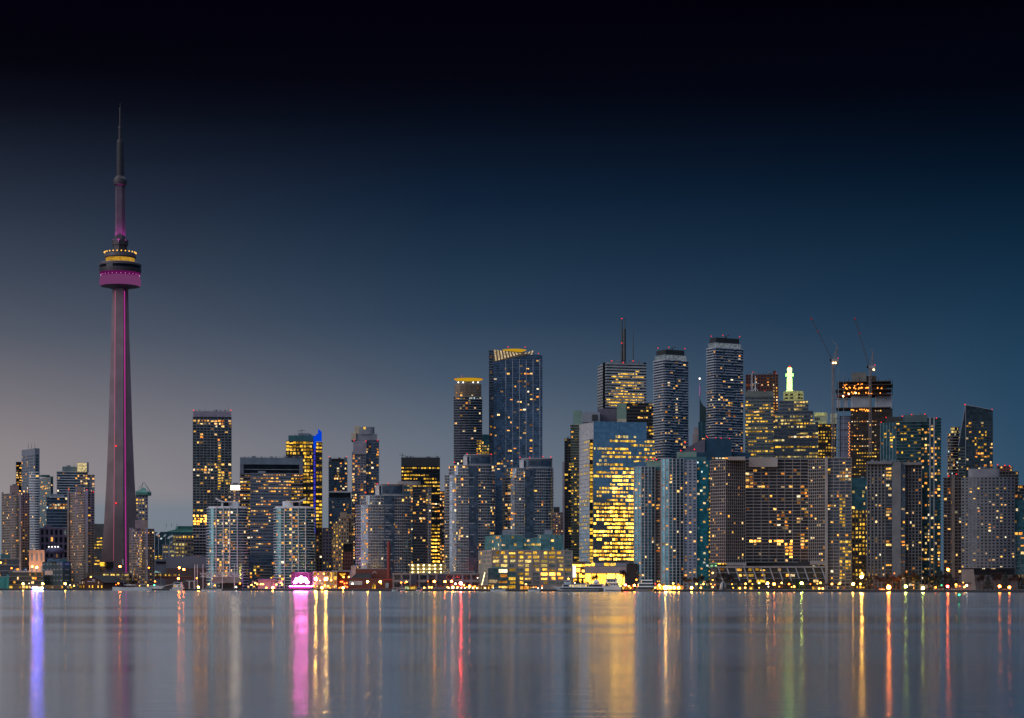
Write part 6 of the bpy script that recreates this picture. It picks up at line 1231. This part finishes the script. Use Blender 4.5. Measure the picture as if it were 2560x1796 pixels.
b = MB(); b.tube((X(1421, D), D, 9.4), (X(1421, D), D, 13.6), .2, .1, 5, WHITE); b.tube((X(1419, D), D, 11.5), (X(1423, D), D, 11.5), .1, None, 4, WHITE); b.obj('mast', None, t)
b = MB(); b.lathe((X(1491, D), D), [(2.8, 6.95), (2.6, 8.2), (1.7, 9.6), (.3, 10.3)], 14, WHITE); b.obj('dome', None, t, True)
D = shore(1530)-11; t = bthing('ferry', 'square-sterned white ferry moored right behind the cruise boat', 'ship', 1530, D)
b = MB(); b.prism([(X(1511, D), D-4), (X(1551, D), D-4), (X(1551, D), D+12), (X(1511, D), D+12)], -.2, 4.4, BW, [(X(1510, D), D-4.6), (X(1552, D), D-4.6), (X(1552, D), D+12), (X(1510, D), D+12)]); b.obj('hull', None, t)
b = MB(); b.box(X(1512, D), X(1550, D), D-4.75, D-4.6, 1.0, 1.5, NB); b.obj('rubbing_strake', None, t)
b = MB(); b.box(X(1524, D), X(1546, D), D-3, D+10, 4.45, 7.3, BW); b.box(X(1510, D), X(1551, D), D-4, D+11, 7.3, 7.7, BW); b.box(X(1514, D), X(1522, D), D-3, D+10, 4.45, 7.2, BD); b.obj('main_deckhouse', None, t)
b = MB(); b.box(X(1517, D), X(1543, D), D-2, D+7, 7.75, 10.6, BW); b.prism([(X(1514, D), D-3), (X(1546, D), D-3), (X(1546, D), D+8), (X(1514, D), D+8)], 10.65, 11.4, mat('slate_awning', (.10, .12, .16)), [(X(1519, D), D-1), (X(1541, D), D-1), (X(1541, D), D+6), (X(1519, D), D+6)]); b.obj('bridge_deck', None, t)
b = MB()
for x in (1519, 1526, 1533): b.box(X(x, D), X(x+5, D), D-2.15, D-2, 8.5, 9.9, BD)
for x in (1527, 1534, 1540): b.box(X(x, D), X(x+4, D), D-3.15, D-3, 5.2, 6.6, BD)
b.obj('window_row', None, t)
b = MB()
for x in (1511, 1520, 1530, 1540, 1550): b.tube((X(x, D), D-3.9, 4.4), (X(x, D), D-3.9, 7.3), .1, None, 4, WHITE)
b.tube((X(1511, D), D-3.9, 5.4), (X(1550, D), D-3.9, 5.4), .07, None, 4, WHITE); b.obj('railing', None, t)
D = shore(1615)-10; t = bthing('tour_boat', 'white tiered tour boat with three stacked curved decks before the white grid condo', 'ship', 1612, D)
hull(1590, 1638, D, 2.2, 8, mat('grey_hull', (.30, .30, .32), .5), .8, False, .9, 2).obj('hull', None, t)
for i, (x0, x1, z0) in enumerate(((1593, 1633, 2.4), (1596, 1631, 5.0), (1604, 1630, 7.6))):
    b = MB(); b.prism([(X(x0, D), D-3.4), (X(x1, D), D-3.4), (X(x1, D), D+3.4), (X(x0, D), D+3.4)], z0, z0+1.5, BD); b.obj('deck_glazing', None, t)
    b = MB(); b.prism([(X(x0-2, D), D-3.9), (X(x1+1, D), D-3.9), (X(x1+1, D), D+3.9), (X(x0-2, D), D+3.9)], z0+1.5, z0+2.5, BW, [(X(x0+1, D), D-3.7), (X(x1+1, D), D-3.7), (X(x1+1, D), D+3.7), (X(x0+1, D), D+3.7)]); b.obj('deck', None, t)
def small_boat(label, x0, x1, px, h, canopy, col=BW, off=9):
    D = shore(px)-off; t = bthing('small_boat', label, 'boat', px, D)
    hull(x0, x1, D, h, 3.4, col, .5, False, .8, 1.2).obj('hull', None, t)
    xa, xb = x0+(x1-x0)*.2, x0+(x1-x0)*.72
    b = MB(); b.box(X(xa, D), X(xb, D), D-1.2, D+1.2, h+.1, h+1.3, BD); b.obj('cabin_glazing', None, t)
    b = MB(); b.box(X(xa-1, D), X(xb+1, D), D-1.4, D+1.4, h+1.3, h+1.6, canopy); b.obj('cabin_roof', None, t)
small_boat('low white launch moored at the left of the space-frame stage', 504, 556, 530, 1.1, BW)
small_boat('white covered water taxi before the terminal glass pavilion', 1226, 1266, 1246, 1.6, BW)
small_boat('white covered water taxi before the terminal loading front', 1320, 1352, 1336, 1.5, BW)
small_boat('little grey launch by the schooner bowsprit', 425, 434, 429, 1.2, GREYB)
small_boat('grey launch under the end of the pink stage', 776, 790, 783, 1.2, PALE)
small_boat('white launch with dark cabin before the parking garage', 1040, 1056, 1048, 1.2, BLACK)
small_boat('grey tender before the power house poster', 980, 996, 988, 1.3, PALE)
small_boat('low white launch near the red lamps', 1000, 1014, 1007, 1.0, BW)
D = 659; t = thing('channel_marker', 'thin post with a green light standing in the water at right', 'marker', (X(2398, D), D, 0))
b = MB(); b.tube((X(2398, D), D, -.5), (X(2398, D), D, 2.3), .14, .1, 8, mat('green_post', (.02, .22, .14), .5)); b.tube((X(2398, D), D, -.1), (X(2398, D), D, .35), .32, .28, 10, MATS['green_post']); b.obj('post', None, t)
b = MB(); b.ball((X(2398, D), D, 2.65), .33, lamp('marker_green_glow', (.04, 1, .3), 5), 12, 8); b.obj('green_light', None, t, True)
b = MB(); b.tube((X(2398, D), D, 2.25), (X(2398, D), D, 2.4), .3, .3, 10, DKM); b.obj('lamp_base', None, t)

# ------------------------------------------------------------------ trees, still bare in the cold season
BARK = mat('bark', (.055, .042, .038), .95); TWIG = mat('bare_twigs', (.014, .012, .014), .95); EVG = mat('evergreen_needles', (.012, .022, .016), .95)
def tree_meshes(seed, evergreen=False):
    rs = random.Random(seed); tb = MB(); cb = MB()
    tb.tube((0, 0, 0), (rs.uniform(-.05, .05), 0, .35), .028, .02, 6)
    def grow(p, d, l, r_, lev):
        q = p+d*l
        (tb if lev < 2 else cb).tube(p, q, r_, r_*.6, 4 if lev < 2 else 3)
        if lev == 4: return
        for i in range(4 if lev else 6):
            a = rs.uniform(0, 6.28); tilt = rs.uniform(.25, .75); u = d.orthogonal().normalized(); u.rotate(Matrix.Rotation(a, 3, d))
            nd = (d*math.cos(tilt)+u*math.sin(tilt)+Vector((0, 0, .18))).normalized(); grow(q if i < 3 else p+d*l*.6, nd, l*rs.uniform(.62, .85), max(r_*.62, .006), lev+1)
    if evergreen:
        tb.tube((0, 0, .3), (0, 0, .95), .02, .006, 5)
        for i in range(330):
            h = rs.random(); w_ = .28*(1-h)**.8+.02; a = rs.uniform(0, 6.28); z_ = .12+h*.86; r1 = w_*rs.uniform(.55, 1.1); c = Vector((math.cos(a)*r1, math.sin(a)*r1, z_-.02))
            k = Vector((math.cos(a), math.sin(a), -.5))*.06; s_ = Vector((-math.sin(a), math.cos(a), 0))*.03
            cb.add([c-k-s_*.3, c+s_, c+k, c-s_], [(0, 1, 2, 3)])
    else:
        grow(Vector((0, 0, .30)), Vector((rs.uniform(-.1, .1), rs.uniform(-.1, .1), 1)).normalized(), .2, .02, 0)
    return tb.mesh('trunk', BARK), cb.mesh('crown', EVG if evergreen else TWIG)
TM = [tree_meshes(s_) for s_ in (1, 2, 3, 4)]; TE = [tree_meshes(9, True)]
def tree(px, ytop, off, wide, kind, label, group):
    D = sh(px, off); h = Z(ytop, D)-GZ; trunk, crown = (TE if kind == 'e' else TM)[int(px) % (1 if kind == 'e' else 4)]
    t = thing('evergreen_tree' if kind == 'e' else 'bare_tree', label, 'tree', (X(px, D), D, GZ), group)
    t.scale = (h*wide, h*wide, h); t.rotation_euler = (0, 0, (px*7.7) % 6.28)
    for nme, me in (('trunk', trunk), ('crown', crown)): o = bpy.data.objects.new(nme, me); C.objects.link(o); o.parent = t
rt = random.Random(77)
for px in (1068, 1076, 1083, 1092): tree(px, 1446+rt.uniform(-3, 3), 24, 1.1, 'b', 'bare reddish lit tree before the low podium and parking garage', 'bare trees before the podium')
for px in (1110, 1120, 1133, 1142): tree(px, 1447+rt.uniform(-2, 3), 24, 1.1, 'b', 'bare orange lit tree below the tallest bulging condo', 'bare trees below the tallest bulging condo')
for px, y in ((1440, 1446), (1454, 1448), (1468, 1450), (1488, 1430)): tree(px, y, 20, 1.2, 'b', 'bare dark tree behind the cruise boat', 'bare trees behind the cruise boat')
tree(1556, 1416, 22, 1.2, 'b', 'tallest bare tree against the lit podium behind the square-sterned ferry', None)
for px in (1712, 1722, 1733, 1745, 1757, 1768): tree(px, 1440+rt.uniform(-6, 6), 22, 1.2, 'b', 'bare dark tree at the foot of the blue grey condo wing', 'bare trees at the blue grey condo wing')
tree(1810, 1424, 14, 1.35, 'b', 'broad rust brown tree standing before the terrace building', None)
tree(1790, 1436, 16, 1.2, 'b', 'smaller bare tree left of the broad rust brown tree', None); tree(1828, 1432, 16, 1.2, 'b', 'smaller bare tree right of the broad rust brown tree', None)
for i, px in enumerate((1846, 1860, 1874, 1890, 1905, 1922, 1940, 1958, 1976, 1992, 2010, 2030)): tree(px, 1456+rt.uniform(-3, 3), 12, 1.3, 'e' if i % 3 == 0 else 'b', 'low dark tree among the lamps below the slanting fins', 'low trees below the slanting fins')
for px in (1968, 1990, 2000): tree(px, 1446+rt.uniform(-3, 3), 14, 1.1, 'e', 'dark evergreen before the right terrace fins', 'evergreens before the terrace fins')
for px in (2066, 2078, 2092, 2106, 2120, 2134, 2148): tree(px, 1455+rt.uniform(-4, 2), 14, 1.3, 'b', 'small bare tree lit amber below the hotel end wing', 'small bare trees below the hotel end wing')
for i, px in enumerate((2166, 2176, 2188, 2199, 2210, 2219, 2229, 2241)): tree(px, 1436+rt.uniform(-5, 5), 26, 1.15, 'e' if i % 4 == 1 else 'b', 'dark park tree below the ribbed grey tower', 'park trees below the ribbed tower')
for i, px in enumerate((2252, 2263, 2275, 2287, 2299, 2311)): tree(px, 1430+rt.uniform(-6, 6), 22, 1.1, 'b', 'bare branching park tree with visible trunk below the teal glass tower', 'park trees below the teal tower')
for i, px in enumerate((2322, 2332, 2342, 2353, 2362, 2376)): tree(px, 1428+rt.uniform(-6, 8), 26, 1.15, 'e' if i % 2 else 'b', 'dense dark park tree left of the hotel sign wall', 'park trees left of the sign wall')
for i, px in enumerate((2448, 2459, 2470, 2481, 2492, 2503, 2514, 2526, 2538, 2550, 2562)): tree(px, 1432+rt.uniform(-6, 6), 24, 1.2, 'e' if i % 4 == 2 else 'b', 'dark park tree before the base of the broad curved hotel', 'park trees before the curved hotel')

# ------------------------------------------------------------------ quayside things
def car(px, label, col, off=9):
    D = sh(px, off); x = X(px, D); t = thing('parked_car', label, 'car', (x, D, GZ), 'cars on the right bank')
    ma = mat('car_paint_'+col[0], col[1], .3, .2)
    side = [(-2.1, .35), (2.1, .35), (2.15, .8), (1.2, .95), (.7, 1.42), (-1.0, 1.45), (-1.7, .98), (-2.15, .85)]
    b = MB(); n = len(side); vs = [(x+a, D-.85, GZ+z_) for a, z_ in side]+[(x+a, D+.85, GZ+z_) for a, z_ in side]
    b.add(vs, [tuple(range(n)), tuple(range(n, 2*n))[::-1]]+[(i, i+n, (i+1) % n+n, (i+1) % n) for i in range(n)], ma); b.obj('body', None, t)
    b = MB(); b.box(x-1.3, x+.85, D-.88, D+.88, GZ+.98, GZ+1.34, BD); b.obj('side_window', None, t)
    for dx in (-1.3, 1.3):
        for dy in (-.8, .8): b = MB(); b.tube((x+dx, D+dy-.1, GZ+.34), (x+dx, D+dy+.1, GZ+.34), .34, None, 12, BLACK); b.obj('wheel', None, t)
    for s_ in (-.6, .6): b = MB(); b.ball((x+2.16, D+s_, GZ+.68), .13, MATS['garage_lamp_glow'], 6, 4); b.obj('headlight', None, t)
for px, l_, c_ in ((2196, 'dark blue car left of the large orange lamp under park trees', ('blue', (.02, .03, .06))), (2204, 'silver car nearest left of the large orange lamp', ('silver', (.3, .3, .32))), (2318, 'dark red car right of the large yellow green lamp', ('red', (.2, .02, .02))), (2326, 'black car between yellow green lamp and orange lamp', ('black', (.02, .02, .02))), (2384, 'white car left of the hotel sign wall', ('white', (.5, .5, .5))), (2510, 'grey car between the two orange lamps at right end', ('grey', (.12, .12, .13)))): car(px, l_, c_)
t = thing('marquee_tent', 'long low white marquee with sloping roof on the right bank', 'tent', (X(2345, sh(2345, 40)), sh(2345, 40), GZ))
D = sh(2345, 40); p = front(2300, 2386, D, 10); b = MB(); b.prism(p, GZ, Z(1470, D), mat('tent_canvas', (.34, .35, .38), .8), p); b.obj('wall', None, t)
b = MB(); b.prism(p, Z(1470, D)+.02, [Z(1461, D), Z(1468, D), Z(1468, D), Z(1461, D)], MATS['tent_canvas']); b.obj('roof', None, t)
t = thing('service_building', 'low lit kiosk building right of the red traffic light on the bank', 'kiosk', (X(2400, sh(2400, 30)), sh(2400, 30), GZ))
D = sh(2400, 30); pbox(t, 'wall', 2386, 2428, 1459, 1476, D, CONCB, 8); pbox(t, 'roof', 2380, 2430, 1457, 1459, D-1, DROOF, 11)
for x in (2388, 2398, 2407, 2415): pbox(t, 'lit_window', x, x+5, 1462, 1469, D-.4, YEL, .3)
t = thing('shell_sculpture', 'pale rounded dome pavilion under the broad rust brown tree', 'pavilion', (X(1809, sh(1809, 10)), sh(1809, 10), GZ))
D = sh(1809, 10); b = MB(); b.lathe((X(1809, D), D+4), [(m(9, D), GZ), (m(8.4, D), GZ+3), (m(6, D), GZ+5.6), (m(2, D), GZ+6.9), (.1, GZ+7)], 20, mat('pale_blue_shell', (.26, .30, .38), .6)); b.obj('shell', None, t, True)
b = MB(); b.prism(front(1807, 1811, D-1.2, 1), GZ, Z(1456, D), BLACK); b.obj('doorway', None, t)
for i, (x0, x1, lab) in enumerate(((1843, 1857, 'small glowing cafe kiosk under the left terrace fins'), (1873, 1884, 'small glowing kiosk second from left under the terrace fins'), (2030, 2062, 'yellow lit waterside cafe at the hotel corner'))):
    D = sh((x0+x1)/2, 12); t = thing('cafe_kiosk', lab, 'kiosk', (X((x0+x1)/2, D), D, GZ)); pbox(t, 'wall', x0, x1, 1466, 1479, D, CONCD, 5); pbox(t, 'roof', x0-1.5, x1+1.5, 1464.6, 1466, D-.8, DROOF, 7)
    k = x0+1
    while k < x1-3: pbox(t, 'lit_window', k, k+3.4, 1467.3, 1474.5, D-.3, YEL, .3); k += 5
for i, (x0, x1, lab) in enumerate(((1011, 1023, 'bright pale green lit booth right of the power house'), (1023, 1042, 'yellow lit market booth beside the pale green booth'), (1176, 1205, 'string-lit outdoor bar at the striped end of the terminal building'), (1205, 1228, 'red and cream lit restaurant front at the terminal corner'), (1300, 1345, 'orange lit patio before the terminal loading front'), (1556, 1585, 'gold lit waiting shelter right of the square-sterned ferry'), (1642, 1708, 'long orange lit restaurant patio at the foot of the white grid condos'))):
    D = sh((x0+x1)/2, 10); t = thing('lit_patio' if i > 1 else 'market_booth', lab, 'kiosk', (X((x0+x1)/2, D), D, GZ)); pbox(t, 'rear_wall', x0, x1, 1465, 1480, D+3, CONCB, 1); pbox(t, 'roof', x0-1, x1+1, 1463.6, 1465, D-.6, mat('awning_dark', (.10, .06, .05)), 5)
    k = x0+.5; rs = random.Random(i)
    while k < x1-2: pbox(t, 'lit_panel', k, k+2.8, 1465.8+rs.uniform(0, 2), 1473.5, D+2.6, [lit('mint_booth_light', [(.8, 1, .5)], 1, 1.4), YEL, WARM, WARM, WARM, YEL, WARM][i], .3); k += 3.6
    b = MB()
    for q_ in range(int((x1-x0)/8)+2): b.tube((X(x0+q_*(x1-x0)/(int((x1-x0)/8)+1), D), D-.3, GZ), (X(x0+q_*(x1-x0)/(int((x1-x0)/8)+1), D), D-.3, Z(1465, D)), .12, None, 4, DKM)
    b.obj('post', None, t)

# ------------------------------------------------------------------ plant, vents and aerials on the flat roofs
def on(label_part): return next(o for o in bpy.data.objects if o.parent is None and label_part in (o.get('label') or ''))
def roofbits(label_part, x0, x1, y, D, n, seed, ma=GREYB):
    t = on(label_part); rs = random.Random(seed)
    for i in range(n):
        px = rs.uniform(x0+2, x1-6); w_ = rs.uniform(2, 7); h_ = rs.uniform(1.2, 4.2); pbox(t, 'roof_unit', px, px+w_, y-h_, y, D+rs.uniform(4, 12), ma, rs.uniform(2, 5))
    for i in range(max(1, n//3)): px = rs.uniform(x0+2, x1-2); mast(t, D+5, px, y-rs.uniform(5, 11), y, .16, .08, name='aerial')
    b = MB(); zz = Z(y, D)
    for i in range(int((x1-x0)/4)): b.tube((X(x0+2+i*4, D), D+.8, zz), (X(x0+2+i*4, D), D+.8, zz+1.1), .06, None, 3, DKM)
    b.tube((X(x0+2, D), D+.8, zz+1.1), (X(x1-2, D), D+.8, zz+1.1), .06, None, 3, DKM); b.obj('roof_railing', None, t)
for a in (('small grey block with a glowing sign', 578, 600, 1211, 2440, 3, 1), ('broad blue grey office block', 604, 754, 1144, 2380, 12, 2), ('black office tower with one full', 1010, 1098, 1144, 2300, 7, 3), ('grey banded block with a glowing', 157, 190, 1167, 2505, 3, 4),
          ('tall dark slab tower', 486, 575, 1028, 2480, 6, 5), ('brown concrete tower with ribbed shafts at the left', 26, 46, 1214, 2290, 3, 6), ('brown concrete tower with ribbed shafts just left', 190, 209, 1218, 2270, 3, 7), ('brown concrete tower in front', 340, 367, 1300, 2238, 3, 8),
          ('very wide pale concrete hotel', 1945, 2060, 1146, 1812, 9, 9), ('very wide pale concrete hotel', 2072, 2126, 1146, 1800, 5, 10), ('ribbed grey concrete tower with a tall blank', 2170, 2300, 1154, 1782, 9, 11), ('broad curved grey hotel', 2424, 2497, 1171, 1770, 6, 12),
          ('dark red granite tower', 1868, 1940, 934, 2520, 6, 13), ('grey green office tower', 1866, 1884, 979, 2380, 3, 14), ('white banded office tower', 1522, 1606, 904, 2505, 7, 15), ('black tower with few amber', 1568, 1636, 1008, 2420, 6, 16), ('blue-topped office tower', 1770, 1826, 1096, 2122, 4, 17),
          ('long grey terminal building', 1410, 1428, 1375, 1992, 2, 18), ('large teal glass tower', 2262, 2316, 1038, 1906, 5, 19), ('big windowless grey lavender', 420, 515, 1391, 2334, 8, 20), ('mauve low block', 409, 434, 1362, 2402, 3, 21), ('plain dark teal block', 120, 165, 1398, 2198, 4, 22),
          ('yellow lit tower with a vertical', 724, 782, 1089, 2465, 5, 23), ('dark narrow tower with red corner', 831, 858, 1147, 2504, 3, 24), ('thin black slab behind', 1412, 1429, 1097, 2352, 2, 25), ('teal-topped block', 2131, 2170, 1196, 1903, 4, 26), ('long low brown grey podium', 990, 1190, 1434, 2052, 14, 27)):
    roofbits(*a)
